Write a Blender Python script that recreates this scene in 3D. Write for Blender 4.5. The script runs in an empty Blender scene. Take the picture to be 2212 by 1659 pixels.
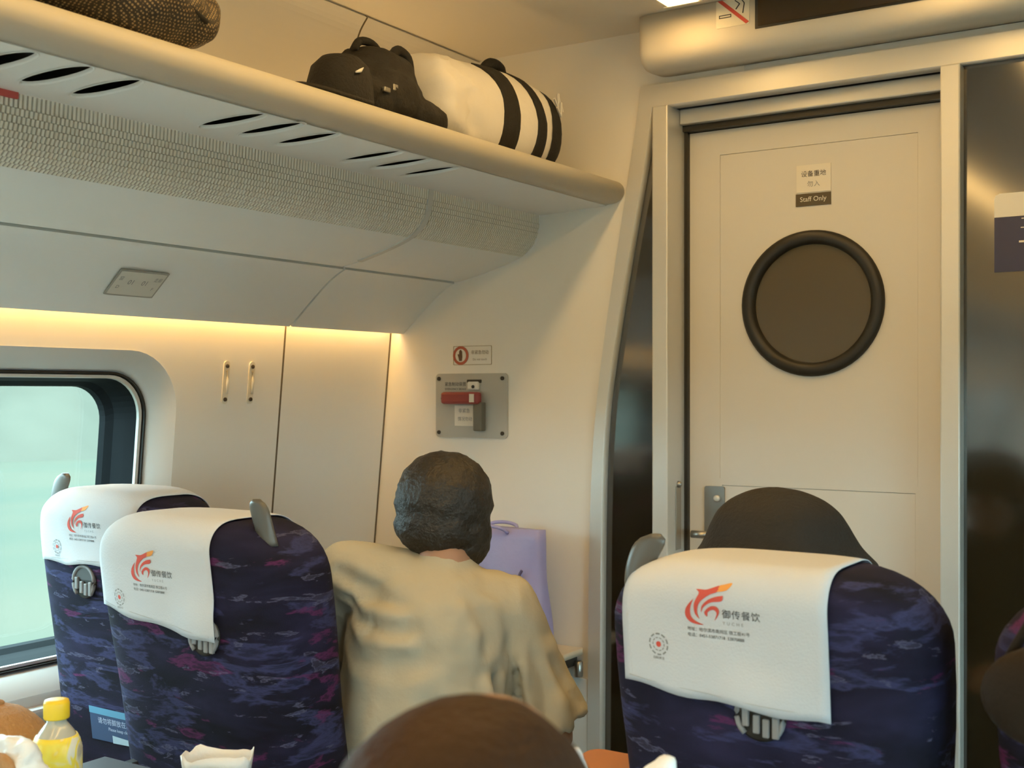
import bpy, bmesh, math, random
from mathutils import Vector, Matrix

random.seed(7)
S = bpy.context.scene
COL = S.collection

# ------------------------------------------------------------------ camera
cam_d = bpy.data.cameras.new('camera')
cam = bpy.data.objects.new('camera', cam_d)
COL.objects.link(cam)
cam.location = (0, 0, 1.38)
cam.rotation_euler = (math.pi / 2, 0, math.radians(33.0))
cam_d.sensor_width = 36.0
cam_d.lens = 36.0 * 2605 / 2212
cam_d.shift_y = 18.5 / 2212
cam_d.clip_start = 0.02
cam_d.dof.use_dof = True
cam_d.dof.focus_distance = 2.6
cam_d.dof.aperture_fstop = 6.5
S.camera = cam

# ------------------------------------------------------------------ world / exposure
W = bpy.data.worlds.new('world')
S.world = W
W.use_nodes = True
bg = W.node_tree.nodes['Background']
bg.inputs[0].default_value = (0.69, 0.86, 1.0, 1)
bg.inputs[1].default_value = 12.5
S.view_settings.view_transform = 'Standard'
S.view_settings.look = 'None'
S.view_settings.gamma = 1
S.view_settings.use_curve_mapping = False
S.view_settings.exposure = 0.0
LAMP = (1.0, 0.61, 0.205)
CEILING_LAMP = 16.5
COVE_LAMP = 24.0
RACK_LAMP = 10.5
S.cycles.max_bounces = 8
S.cycles.diffuse_bounces = 5
S.cycles.glossy_bounces = 3
S.cycles.caustics_reflective = False
S.cycles.caustics_refractive = False
S.cycles.adaptive_threshold = 0.06

# ------------------------------------------------------------------ materials
MATS = {}


def mat(name, color, rough=0.5, metal=0.0, var=0.0, vscale=8.0, bump=0.0, bscale=60.0, spec=0.5, coat=0.0,
        emit=None, estr=0.0, sheen=0.0):
    if name in MATS:
        return MATS[name]
    m = bpy.data.materials.new(name)
    m.use_nodes = True
    nt = m.node_tree
    b = nt.nodes['Principled BSDF']
    b.inputs['Base Color'].default_value = (*color, 1)
    b.inputs['Roughness'].default_value = rough
    b.inputs['Metallic'].default_value = metal
    b.inputs['Specular IOR Level'].default_value = spec
    b.inputs['Coat Weight'].default_value = coat
    b.inputs['Sheen Weight'].default_value = sheen
    if emit:
        b.inputs['Emission Color'].default_value = (*emit, 1)
        b.inputs['Emission Strength'].default_value = estr
    tc = nt.nodes.new('ShaderNodeTexCoord')
    if var > 0:
        n = nt.nodes.new('ShaderNodeTexNoise')
        n.inputs['Scale'].default_value = vscale
        n.inputs['Detail'].default_value = 3
        nt.links.new(tc.outputs['Object'], n.inputs['Vector'])
        mx = nt.nodes.new('ShaderNodeMix')
        mx.data_type = 'RGBA'
        mx.inputs['A'].default_value = (*[c * (1 - var) for c in color], 1)
        mx.inputs['B'].default_value = (*[min(1, c * (1 + var)) for c in color], 1)
        nt.links.new(n.outputs['Fac'], mx.inputs['Factor'])
        nt.links.new(mx.outputs['Result'], b.inputs['Base Color'])
    if bump > 0:
        n2 = nt.nodes.new('ShaderNodeTexNoise')
        n2.inputs['Scale'].default_value = bscale
        n2.inputs['Detail'].default_value = 4
        nt.links.new(tc.outputs['Object'], n2.inputs['Vector'])
        bp = nt.nodes.new('ShaderNodeBump')
        bp.inputs['Strength'].default_value = bump
        bp.inputs['Distance'].default_value = 0.01
        nt.links.new(n2.outputs['Fac'], bp.inputs['Height'])
        nt.links.new(bp.outputs['Normal'], b.inputs['Normal'])
    MATS[name] = m
    return m


def glass_mat(name, tint, fac):
    m = bpy.data.materials.new(name)
    m.use_nodes = True
    nt = m.node_tree
    nt.nodes.remove(nt.nodes['Principled BSDF'])
    out = nt.nodes['Material Output']
    t = nt.nodes.new('ShaderNodeBsdfTransparent')
    t.inputs[0].default_value = (*tint, 1)
    g = nt.nodes.new('ShaderNodeBsdfGlossy')
    g.inputs['Roughness'].default_value = 0.03
    x = nt.nodes.new('ShaderNodeMixShader')
    x.inputs[0].default_value = fac
    nt.links.new(t.outputs[0], x.inputs[1])
    nt.links.new(g.outputs[0], x.inputs[2])
    nt.links.new(x.outputs[0], out.inputs[0])
    MATS[name] = m
    return m


def seat_fabric():
    m = bpy.data.materials.new('seat_fabric')
    m.use_nodes = True
    nt = m.node_tree
    N = nt.nodes
    L = nt.links
    b = N['Principled BSDF']
    b.inputs['Roughness'].default_value = 0.85
    b.inputs['Specular IOR Level'].default_value = 0.2
    tc = N.new('ShaderNodeTexCoord')
    oi = N.new('ShaderNodeObjectInfo')
    add = N.new('ShaderNodeVectorMath')
    add.operation = 'ADD'
    L.new(tc.outputs['Object'], add.inputs[0])
    L.new(oi.outputs['Location'], add.inputs[1])
    base = None

    def streak(sx, sz, detail, off):
        mp = N.new('ShaderNodeMapping')
        mp.inputs['Scale'].default_value = (sx, sx, sz)
        mp.inputs['Location'].default_value = (off, off * 1.7, off * 0.6)
        L.new(add.outputs[0], mp.inputs['Vector'])
        n = N.new('ShaderNodeTexNoise')
        n.inputs['Scale'].default_value = 1.0
        n.inputs['Detail'].default_value = detail
        n.inputs['Roughness'].default_value = 0.6
        n.inputs['Distortion'].default_value = 0.35
        L.new(mp.outputs[0], n.inputs['Vector'])
        return n

    def ramp(n, stops):
        r = N.new('ShaderNodeValToRGB')
        r.color_ramp.elements.remove(r.color_ramp.elements[0])
        r.color_ramp.elements[0].position = stops[0][0]
        r.color_ramp.elements[0].color = stops[0][1]
        for p, c in stops[1:]:
            e = r.color_ramp.elements.new(p)
            e.color = c
        L.new(n.outputs['Fac'], r.inputs[0])
        return r

    r1 = ramp(streak(5, 14, 3, 0.3), [(0.30, (0.007, 0.007, 0.013, 1)), (0.52, (0.013, 0.012, 0.030, 1)),
                                      (0.72, (0.024, 0.022, 0.060, 1))])

    def over(prev, noise, lo, hi, col, k):
        f = ramp(noise, [(lo, (0, 0, 0, 1)), ((lo + hi) / 2, (k, k, k, 1)), (hi, (0.25 * k,) * 3 + (1,))])
        mx = N.new('ShaderNodeMix')
        mx.data_type = 'RGBA'
        L.new(f.outputs[0], mx.inputs['Factor'])
        L.new(prev, mx.inputs['A'])
        mx.inputs['B'].default_value = (*col, 1)
        return mx.outputs['Result']

    o = over(r1.outputs[0], streak(6, 24, 5, 3.1), 0.54, 0.66, (0.050, 0.055, 0.145), 0.7)
    o = over(o, streak(7, 26, 5, 9.4), 0.60, 0.70, (0.13, 0.025, 0.105), 0.7)
    o = over(o, streak(9, 40, 6, 15.2), 0.61, 0.655, (0.13, 0.13, 0.22), 0.6)
    L.new(o, b.inputs['Base Color'])
    w = N.new('ShaderNodeTexNoise')
    w.inputs['Scale'].default_value = 500
    L.new(tc.outputs['Object'], w.inputs['Vector'])
    bp = N.new('ShaderNodeBump')
    bp.inputs['Strength'].default_value = 0.25
    bp.inputs['Distance'].default_value = 0.002
    L.new(w.outputs['Fac'], bp.inputs['Height'])
    L.new(bp.outputs['Normal'], b.inputs['Normal'])
    MATS['seat_fabric'] = m
    return m


def dotted_mat():
    m = bpy.data.materials.new('dotted_weave')
    m.use_nodes = True
    nt = m.node_tree
    N = nt.nodes
    L = nt.links
    b = N['Principled BSDF']
    b.inputs['Roughness'].default_value = 0.6
    tc = N.new('ShaderNodeTexCoord')
    mp = N.new('ShaderNodeMapping')
    mp.inputs['Rotation'].default_value = (0.7, 0.3, 0.2)
    L.new(tc.outputs['Object'], mp.inputs['Vector'])
    v = N.new('ShaderNodeTexVoronoi')
    v.inputs['Scale'].default_value = 190
    v.inputs['Randomness'].default_value = 0.12
    L.new(mp.outputs[0], v.inputs['Vector'])
    r = N.new('ShaderNodeValToRGB')
    r.color_ramp.elements[0].position = 0.30
    r.color_ramp.elements[0].color = (0.30, 0.21, 0.10, 1)
    r.color_ramp.elements[1].position = 0.42
    r.color_ramp.elements[1].color = (0.028, 0.020, 0.012, 1)
    L.new(v.outputs['Distance'], r.inputs[0])
    L.new(r.outputs[0], b.inputs['Base Color'])
    MATS['dotted_weave'] = m
    return m


def field_mat():
    m = bpy.data.materials.new('field')
    m.use_nodes = True
    nt = m.node_tree
    N = nt.nodes
    L = nt.links
    b = N['Principled BSDF']
    b.inputs['Roughness'].default_value = 1.0
    b.inputs['Specular IOR Level'].default_value = 0.0
    tc = N.new('ShaderNodeTexCoord')
    mp = N.new('ShaderNodeMapping')
    mp.inputs['Scale'].default_value = (0.12, 0.03, 1)
    L.new(tc.outputs['Object'], mp.inputs['Vector'])
    n = N.new('ShaderNodeTexNoise')
    n.inputs['Scale'].default_value = 1.0
    n.inputs['Detail'].default_value = 3
    L.new(mp.outputs[0], n.inputs['Vector'])
    r = N.new('ShaderNodeValToRGB')
    r.color_ramp.elements[0].position = 0.35
    r.color_ramp.elements[0].color = (0.064, 0.080, 0.064, 1)
    r.color_ramp.elements[1].position = 0.68
    r.color_ramp.elements[1].color = (0.094, 0.090, 0.069, 1)
    L.new(n.outputs['Fac'], r.inputs[0])
    L.new(r.outputs[0], b.inputs['Base Color'])
    return m


def label_mat():
    """printed bottle label: yellow, cream and grey patches"""
    m = bpy.data.materials.new('bottle_label')
    m.use_nodes = True
    nt = m.node_tree
    N = nt.nodes
    L = nt.links
    b = N['Principled BSDF']
    b.inputs['Roughness'].default_value = 0.35
    tc = N.new('ShaderNodeTexCoord')
    mp = N.new('ShaderNodeMapping')
    mp.inputs['Scale'].default_value = (26, 26, 20)
    L.new(tc.outputs['Object'], mp.inputs['Vector'])
    n = N.new('ShaderNodeTexNoise')
    n.inputs['Scale'].default_value = 1.0
    n.inputs['Detail'].default_value = 2
    n.inputs['Distortion'].default_value = 0.8
    L.new(mp.outputs[0], n.inputs['Vector'])
    r = N.new('ShaderNodeValToRGB')
    e = r.color_ramp.elements
    e[0].position = 0.36
    e[0].color = (0.45, 0.42, 0.33, 1)
    e[1].position = 0.44
    e[1].color = (0.78, 0.72, 0.50, 1)
    x = e.new(0.50)
    x.color = (0.85, 0.66, 0.05, 1)
    x = e.new(0.58)
    x.color = (0.85, 0.74, 0.10, 1)
    x = e.new(0.63)
    x.color = (0.75, 0.75, 0.66, 1)
    L.new(n.outputs['Fac'], r.inputs[0])
    L.new(r.outputs[0], b.inputs['Base Color'])
    return m


M_wall = mat('wall_paint', (0.82, 0.79, 0.73), 0.5, var=0.03, vscale=3)
M_ceil = mat('ceiling_panel', (0.74, 0.70, 0.63), 0.55, var=0.03, vscale=3)
M_valance = mat('valance_plastic', (0.83, 0.85, 0.85), 0.45, var=0.02, vscale=4)
M_grey_light = mat('light_grey_plastic', (0.62, 0.62, 0.60), 0.4)
M_alu = mat('satin_aluminium', (0.66, 0.65, 0.62), 0.38, metal=0.35, var=0.03, vscale=5)
M_door = mat('door_paint', (0.68, 0.655, 0.61), 0.42, var=0.025, vscale=3)
M_gap = mat('joint_dark_rubber', (0.05, 0.04, 0.03), 0.8)  # dark brown for joint backings, screws, brackets and the vestibule wall
M_rubber = mat('black_rubber', (0.018, 0.016, 0.013), 0.45)
M_darkglass = mat('smoked_glass', (0.022, 0.017, 0.009), 0.11, spec=1.0)
M_darkglass.node_tree.nodes['Principled BSDF'].inputs['IOR'].default_value = 1.75
M_portglass = mat('porthole_glass', (0.10, 0.08, 0.045), 0.2, spec=0.6)
M_steel = mat('brushed_steel', (0.40, 0.39, 0.36), 0.3, metal=0.9)
M_black = mat('black_fabric', (0.014, 0.012, 0.010), 0.8, var=0.2, vscale=20, bump=0.3, bscale=150)
M_white = mat('white_fabric', (0.78, 0.75, 0.70), 0.7, bump=0.25, bscale=25)
M_fabric = seat_fabric()
M_cover = mat('cover_cloth', (0.59, 0.615, 0.66), 0.9, bump=0.12, bscale=300, spec=0.2)
M_red = mat('print_red', (0.62, 0.085, 0.06), 0.7)
M_orange = mat('print_orange', (0.80, 0.33, 0.07), 0.7)
M_ink = mat('print_ink', (0.04, 0.04, 0.045), 0.7)
M_inkgrey = mat('print_grey', (0.25, 0.26, 0.27), 0.7)
M_handle = mat('grey_grip_plastic', (0.10, 0.095, 0.085), 0.3)
M_hookgrey = mat('grey_hook_plastic', (0.24, 0.24, 0.25), 0.4)
M_trayplastic = mat('tray_plastic', (0.10, 0.10, 0.11), 0.5)
M_glass = glass_mat('window_glass', (0.88, 1.0, 0.965), 0.05)
M_plate = mat('plate_grey', (0.46, 0.45, 0.41), 0.4)
M_redplastic = mat('red_plastic', (0.30, 0.050, 0.045), 0.4)
M_sticker = mat('sticker_cream', (0.78, 0.74, 0.66), 0.5)
M_signbrown = mat('sign_dark', (0.085, 0.065, 0.035), 0.5)
M_navy = mat('sign_navy', (0.028, 0.030, 0.085), 0.4)
M_signwhite = mat('sign_white', (0.80, 0.77, 0.70), 0.4)
M_skin = mat('skin', (0.42, 0.235, 0.155), 0.55, var=0.06, vscale=15)
M_hair = mat('black_hair', (0.022, 0.017, 0.012), 0.5, bump=0.5, bscale=120)
M_hairbrown = mat('brown_hair', (0.040, 0.018, 0.008), 0.6, spec=0.2, var=0.35, vscale=10, bump=0.3, bscale=150)
M_tee = mat('beige_cotton', (0.50, 0.46, 0.36), 0.95, var=0.04, vscale=10, bump=0.55, bscale=16, spec=0.15)
M_trouser = mat('dark_trousers', (0.03, 0.03, 0.04), 0.9)
M_lavender = mat('lavender_plastic', (0.38, 0.36, 0.66), 0.45, bump=0.5, bscale=14)
M_lamp = mat('lamp_diffuser', (0.9, 0.85, 0.75), 0.5, emit=LAMP, estr=CEILING_LAMP)
M_rackled = mat('rack_uplight', (0.9, 0.85, 0.75), 0.5, emit=(1.0, 0.64, 0.26), estr=RACK_LAMP)
M_cove = mat('cove_strip', (0.9, 0.85, 0.75), 0.5, emit=(1.0, 0.57, 0.17), estr=COVE_LAMP)
M_floor = mat('floor_carpet', (0.40, 0.40, 0.40), 0.95, var=0.15, vscale=60)
M_yellowcap = mat('yellow_cap', (0.85, 0.60, 0.03), 0.4)
M_drink = mat('bottle_clear', (0.46, 0.47, 0.42), 0.12, spec=0.7)
M_tan = mat('tan_woven', (0.40, 0.22, 0.095), 0.85, bump=0.5, bscale=90)
M_bagwhite = mat('white_plastic_film', (0.78, 0.80, 0.82), 0.35, bump=0.4, bscale=30)
M_paperblue = mat('pale_blue_print', (0.45, 0.62, 0.64), 0.6)
M_orangepad = mat('orange_pad', (0.50, 0.20, 0.07), 0.5)
M_brownbag = mat('dark_brown_leather', (0.018, 0.011, 0.006), 0.7, bump=0.2, spec=0.2)
M_bluesticker = mat('sticker_blue', (0.10, 0.30, 0.48), 0.5)
M_bluedark = mat('sticker_dark_blue', (0.035, 0.075, 0.17), 0.5)

# ------------------------------------------------------------------ helpers


def link(name, me, m=None, parent=None, smooth=False):
    o = bpy.data.objects.new(name, me)
    COL.objects.link(o)
    if m is not None:
        me.materials.clear()
        me.materials.append(m)
    if parent is not None:
        o.parent = parent
    if smooth:
        for p in me.polygons:
            p.use_smooth = True
    return o


def tag(o, label=None, cat=None, group=None, kind=None):
    if label:
        o['label'] = label
    if cat:
        o['category'] = cat
    if group:
        o['group'] = group
    if kind:
        o['kind'] = kind
    return o


def empty(name, loc=(0, 0, 0), rz=0.0):
    o = bpy.data.objects.new(name, None)
    o.location = loc
    o.rotation_euler = (0, 0, rz)
    o.empty_display_size = 0.05
    COL.objects.link(o)
    return o


def mesh(name, verts, faces):
    me = bpy.data.meshes.new(name)
    me.from_pydata([tuple(v) for v in verts], [], faces)
    me.update()
    return me


def fixnormals(me):
    bm = bmesh.new()
    bm.from_mesh(me)
    bmesh.ops.recalc_face_normals(bm, faces=bm.faces)
    bm.to_mesh(me)
    bm.free()
    return me


def box_me(x0, x1, y0, y1, z0, z1, bev=0.0, seg=2):
    bm = bmesh.new()
    bmesh.ops.create_cube(bm, size=1)
    for v in bm.verts:
        v.co = ((x0 + x1) / 2 + v.co.x * (x1 - x0), (y0 + y1) / 2 + v.co.y * (y1 - y0), (z0 + z1) / 2 + v.co.z * (z1 - z0))
    if bev > 0:
        bmesh.ops.bevel(bm, geom=bm.edges[:], offset=bev, segments=seg, affect='EDGES', profile=0.5)
    me = bpy.data.meshes.new('box')
    bm.to_mesh(me)
    bm.free()
    return me


def box(name, x0, x1, y0, y1, z0, z1, m, parent=None, bev=0.0, seg=2):
    return link(name, box_me(x0, x1, y0, y1, z0, z1, bev, seg), m, parent, smooth=False)


def loft_me(rings, closed=True, cap=True):
    n = len(rings[0])
    v = [p for r in rings for p in r]
    f = []
    for i in range(len(rings) - 1):
        for j in range(n if closed else n - 1):
            k = (j + 1) % n
            f.append((i * n + j, i * n + k, (i + 1) * n + k, (i + 1) * n + j))
    if cap and closed:
        f.append(tuple(range(n))[::-1])
        f.append(tuple((len(rings) - 1) * n + j for j in range(n)))
    return fixnormals(mesh('loft', v, f))


def loft(name, rings, m, parent=None, smooth=True, closed=True, cap=True):
    return link(name, loft_me(rings, closed, cap), m, parent, smooth)


def catmull(pts, n=6):
    out = []
    P = [Vector(p) for p in pts]
    for i in range(len(P) - 1):
        p0 = P[max(i - 1, 0)]
        p1 = P[i]
        p2 = P[i + 1]
        p3 = P[min(i + 2, len(P) - 1)]
        for k in range(n):
            t = k / n
            out.append(0.5 * ((2 * p1) + (-p0 + p2) * t + (2 * p0 - 5 * p1 + 4 * p2 - p3) * t * t + (-p0 + 3 * p1 - 3 * p2 + p3) * t ** 3))
    out.append(P[-1])
    return out


def extr_y(prof, y0, y1, thick=0.0, side=1):
    """open (x,z) profile extruded along y; thick -> solid strip"""
    pr = [Vector((p[0], p[1])) for p in prof]
    if thick:
        nrm = []
        for i in range(len(pr)):
            d = pr[min(i + 1, len(pr) - 1)] - pr[max(i - 1, 0)]
            d.normalize()
            nrm.append(Vector((-d.y, d.x)) * side)
        loop = pr + [p + n * thick for p, n in zip(pr, nrm)][::-1]
    else:
        loop = pr
    r0 = [(p.x, y0, p.y) for p in loop]
    r1 = [(p.x, y1, p.y) for p in loop]
    return loft_me([r0, r1], closed=True, cap=True)


def tube_me(path, rad, n=10, cap=True):
    P = [Vector(p) for p in path]
    R = rad if isinstance(rad, (list, tuple)) else [rad] * len(P)
    rings = []
    up = Vector((0, 0, 1))
    for i, p in enumerate(P):
        d = (P[min(i + 1, len(P) - 1)] - P[max(i - 1, 0)]).normalized()
        a = d.cross(up)
        if a.length < 1e-3:
            a = d.cross(Vector((0, 1, 0)))
        a.normalize()
        b = d.cross(a)
        rings.append([p + (a * math.cos(2 * math.pi * k / n) + b * math.sin(2 * math.pi * k / n)) * R[i] for k in range(n)])
    return loft_me(rings, cap=cap)


def lathe_me(prof, n=24, c=(0, 0, 0), axis='Z'):
    rings = []
    for r, h in prof:
        ring = []
        for k in range(n):
            a = 2 * math.pi * k / n
            if axis == 'Z':
                ring.append((c[0] + r * math.cos(a), c[1] + r * math.sin(a), c[2] + h))
            else:  # Y
                ring.append((c[0] + r * math.cos(a), c[1] + h, c[2] + r * math.sin(a)))
        rings.append(ring)
    return loft_me(rings)


def fill_me(loops, thick=0.0):
    """2D loops [(u,v)...]; first outer, others holes; returns mesh in XY plane, extruded +-thick/2 along Z"""
    cu = bpy.data.curves.new('fill', 'CURVE')
    cu.dimensions = '2D'
    cu.fill_mode = 'BOTH'
    cu.extrude = thick / 2
    for lp in loops:
        sp = cu.splines.new('POLY')
        sp.points.add(len(lp) - 1)
        for p, q in zip(sp.points, lp):
            p.co = (q[0], q[1], 0, 1)
        sp.use_cyclic_u = True
    o = bpy.data.objects.new('fill', cu)
    COL.objects.link(o)
    dg = bpy.context.evaluated_depsgraph_get()
    me = bpy.data.meshes.new_from_object(o.evaluated_get(dg))
    bpy.data.objects.remove(o)
    bpy.data.curves.remove(cu)
    bm = bmesh.new()
    bm.from_mesh(me)
    bmesh.ops.remove_doubles(bm, verts=bm.verts, dist=1e-6)
    bm.to_mesh(me)
    bm.free()
    return me


def mapme(me, fn):
    for v in me.vertices:
        v.co = fn(v.co)
    me.update()
    return me


TEXTC = {}


def text_me(s, size=1.0, align='CENTER', spacing=1.0):
    cu = bpy.data.curves.new('txt', 'FONT')
    cu.body = s
    cu.size = size
    cu.align_x = align
    cu.align_y = 'CENTER'
    cu.space_character = spacing
    cu.resolution_u = 3
    o = bpy.data.objects.new('txt', cu)
    COL.objects.link(o)
    dg = bpy.context.evaluated_depsgraph_get()
    me = bpy.data.meshes.new_from_object(o.evaluated_get(dg))
    bpy.data.objects.remove(o)
    bpy.data.curves.remove(cu)
    return me


def rrect(u0, u1, v0, v1, r, n=6):
    out = []
    for cu, cv, a0 in ((u1 - r, v1 - r, 0), (u0 + r, v1 - r, 90), (u0 + r, v0 + r, 180), (u1 - r, v0 + r, 270)):
        for k in range(n + 1):
            a = math.radians(a0 + 90 * k / n)
            out.append((cu + r * math.cos(a), cv + r * math.sin(a)))
    return out


def circ(cu, cv, r, n=48):
    return [(cu + r * math.cos(2 * math.pi * k / n), cv + r * math.sin(2 * math.pi * k / n)) for k in range(n)]


def facing(y):
    """plane coords (u,v) -> wall facing -y at depth y (u = x, v = z, extrusion = y)"""
    return lambda c: Vector((c.x, y + c.z, c.y))


def plate(name, loops, y, thick, m, parent=None):
    """flat plate on an end-wall plane: front face at y, going back by thick"""
    me = mapme(fill_me(loops, thick), facing(y + thick / 2))
    return link(name, fixnormals(me), m, parent)


def words(name, s, x, z, size, y, m, parent, align='CENTER', spacing=1.0):
    me = text_me(s, size, align, spacing)
    mapme(me, lambda c: Vector((x + c.x, y, z + c.y)))
    return link(name, me, m, parent)


def sphere_rings(c, rx, ry, rz, nu=14, nv=10):
    rings = []
    for i in range(1, nv):
        t = math.pi * i / nv
        rings.append([(c[0] + rx * math.sin(t) * math.cos(2 * math.pi * k / nu), c[1] + ry * math.sin(t) * math.sin(2 * math.pi * k / nu),
                       c[2] + rz * math.cos(t)) for k in range(nu)])
    return rings


def ell(c, rx, ry, rz, rot=None, nu=18, nv=12):
    me = loft_me(sphere_rings((0, 0, 0), rx, ry, rz, nu, nv))
    Rm = rot.to_matrix() if rot else Matrix.Identity(3)
    mapme(me, lambda v: Rm @ v + Vector(c))
    return me


def limb(pts, rads, asp=1.0, n=16):
    """tapered limb with round ends. asp: width(x)/depth ratio list or number"""
    P = catmull(pts, 5)
    R = []
    m = len(rads) - 1
    for i in range(len(P)):
        t = i / (len(P) - 1) * m
        k = min(int(t), m - 1)
        R.append(rads[k] + (rads[k + 1] - rads[k]) * (t - k))
    parts = [tube_me(P, R, n)]
    for p, r in ((P[0], R[0]), (P[-1], R[-1])):
        parts.append(ell(p, r, r, r, nu=12, nv=8))
    if asp != 1.0:
        cx = sum(p.x for p in P) / len(P)
        for me in parts:
            mapme(me, lambda v: Vector((cx + (v.x - cx) * asp, v.y, v.z)))
    return parts


def blob(name, parts, m, parent, voxel=0.01, smooth=6, disp=0.0, dscale=0.08, loc=None):
    """union of closed parts by voxel remesh -> one continuous smooth mesh"""
    bm = bmesh.new()
    for me in parts:
        bm.from_mesh(me)
        bpy.data.meshes.remove(me)
    me = bpy.data.meshes.new(name)
    bm.to_mesh(me)
    bm.free()
    o = bpy.data.objects.new(name, me)
    COL.objects.link(o)
    r = o.modifiers.new('r', 'REMESH')
    r.mode = 'VOXEL'
    r.voxel_size = voxel
    r.use_smooth_shade = True
    if smooth:
        s = o.modifiers.new('s', 'SMOOTH')
        s.factor = 0.5
        s.iterations = smooth
    if disp:
        tx = bpy.data.textures.new(name, 'CLOUDS')
        tx.noise_scale = dscale
        tx.noise_depth = 1
        d = o.modifiers.new('d', 'DISPLACE')
        d.texture = tx
        d.strength = disp
        d.mid_level = 0.5
        d.texture_coords = 'LOCAL'
    dg = bpy.context.evaluated_depsgraph_get()
    out = bpy.data.meshes.new_from_object(o.evaluated_get(dg))
    bpy.data.objects.remove(o)
    bpy.data.meshes.remove(me)
    return link(name, out, m, parent, smooth=True)


# ================================================================== SETTING
YE = 2.9           # end wall plane
YB = -7.4          # rear end of the modelled carriage
XR = 0.78          # right wall

ground = link('ground_outside', mesh('g', [(-400, -400, -1.6), (400, -400, -1.6), (400, 400, -1.6), (-400, 400, -1.6)], [(0, 1, 2, 3)]), field_mat())
tag(ground, kind='structure')

V, Fc = [], []
for j in range(81):
    yy = -160 + 4 * j
    h = 2.6 + 1.1 * math.sin(j * 0.9) + 0.8 * math.sin(j * 2.3 + 1) + 0.5 * math.sin(j * 4.1)
    for q in range(9):
        t = q / 8
        V.append((-46 - 22 * t + 1.2 * math.sin(j * 1.7 + q), yy, -1.7 + h * 1.6 * math.sin(math.pi * t) ** 0.7))
for j in range(80):
    for q in range(8):
        Fc.append((j * 9 + q, j * 9 + q + 1, (j + 1) * 9 + q + 1, (j + 1) * 9 + q))
hill = link('hills_outside', fixnormals(mesh('hills', V, Fc)), mat('hedge_pale', (0.086, 0.083, 0.066), 1.0, var=0.25, vscale=0.25, spec=0.0), None, smooth=True)
tag(hill, kind='structure')

tag(box('floor', -2.5, XR + 0.05, YB, YE + 0.3, -0.05, 0.0, M_floor), kind='structure')
tag(box('ceiling', -2.5, XR + 0.05, YB, YE + 0.3, 2.347, 2.40, M_ceil), kind='structure')
tag(box('wall_rear', -2.5, XR + 0.05, YB - 0.05, YB, 0, 2.4, M_wall), kind='structure')

# ---- left wall: leaning plane, x = -2.325 - 0.1*(1.555 - z)
KX = 0.1


def wx(z):
    return -2.325 - KX * (1.555 - z)


def onwall(off=0.0):
    # plane coords (u = y, v = z, extrusion +z -> outward (-x))
    return lambda c: Vector((wx(c.y) - c.z - off, c.x, c.y))


WIN = (0.80, 2.07, 0.690, 1.481)   # y0 y1 z0 z1 of the surround
WINS = [(0.80 - 2.0 * k, 2.07 - 2.0 * k, 0.690, 1.481) for k in range(5)]
wl = empty('wall_left', (0, 0, 0))
tag(wl, kind='structure')
lp = [[(YB, 0), (2.436, 0), (2.436, 1.60), (YB, 1.60)]] + [rrect(*w, 0.15, 10) for w in WINS]
link('wall_panel', fixnormals(mapme(fill_me(lp, 0.02), onwall(0.01))), M_wall, wl)
link('wall_panel', fixnormals(mapme(fill_me([[(2.441, 0), (YE - 0.006, 0), (YE - 0.006, 1.60), (2.441, 1.60)]], 0.02), onwall(0.01))), M_wall, wl)
link('joint_strip', fixnormals(mapme(fill_me([[(2.4355, 0), (2.4415, 0), (2.4415, 1.60), (2.4355, 1.60)]], 0.021), onwall(0.0098))), mat('joint_brown', (0.13, 0.10, 0.06), 0.8), wl)
link('joint_strip', fixnormals(mapme(fill_me([[(YE - 0.0065, 0), (YE, 0), (YE, 1.60), (YE - 0.0065, 1.60)]], 0.021), onwall(0.0095))), MATS['joint_brown'], wl)
link('joint_backing', fixnormals(mapme(fill_me([[(2.39, 0), (YE, 0), (YE, 1.60), (2.39, 1.60)]], 0.01), onwall(0.03))), M_gap, wl)


def window(name, w, pane=True):
    y0, y1, z0, z1 = w
    root = empty(name, (0, 0, 0))
    tag(root, kind='structure')

    def ring(ins, off, r):
        return [Vector((wx(v) - off, u, v)) for u, v in rrect(y0 + ins, y1 - ins, z0 + ins, z1 - ins, r, 10)]
    # surround: soft sloped frame, then seal, thin frame, deep dark reveal and the pane
    rs = [ring(0, -0.002, 0.15), ring(0.010, 0.006, 0.142), ring(0.044, 0.038, 0.118), ring(0.050, 0.056, 0.112)]
    link('window_surround', loft_me(rs, cap=False), M_grey_light, root, smooth=True)
    rs = [ring(0.050, 0.054, 0.112), ring(0.052, 0.047, 0.110), ring(0.056, 0.047, 0.107), ring(0.057, 0.060, 0.106)]
    link('seal_line', loft_me(rs, cap=False), M_rubber, root, smooth=False)
    rs = [ring(0.057, 0.060, 0.106), ring(0.059, 0.054, 0.104), ring(0.066, 0.056, 0.100), ring(0.067, 0.066, 0.098)]
    link('inner_frame', loft_me(rs, cap=False), M_alu, root, smooth=False)
    rs = [ring(0.067, 0.064, 0.098), ring(0.071, 0.10, 0.096), ring(0.074, 0.14, 0.094), ring(0.084, 0.160, 0.09), ring(0.086, 0.18, 0.088)]
    link('window_gasket', loft_me(rs, cap=False), mat('gasket_dark', (0.008, 0.010, 0.012), 0.8, spec=0.15), root, smooth=False)
    rs = [ring(0.082, 0.166, 0.090), ring(0.082, 0.172, 0.090)]
    link('pane', loft_me(rs), M_glass, root)
    return root


for i, w in enumerate(WINS):
    window('window_%d' % (i + 1), w)
# sill ledge below window
box('window_sill', -2.43, wx(0.65) + 0.03, 0.9, 2.0, 0.640, 0.664, M_grey_light, wl, bev=0.008)

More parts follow.
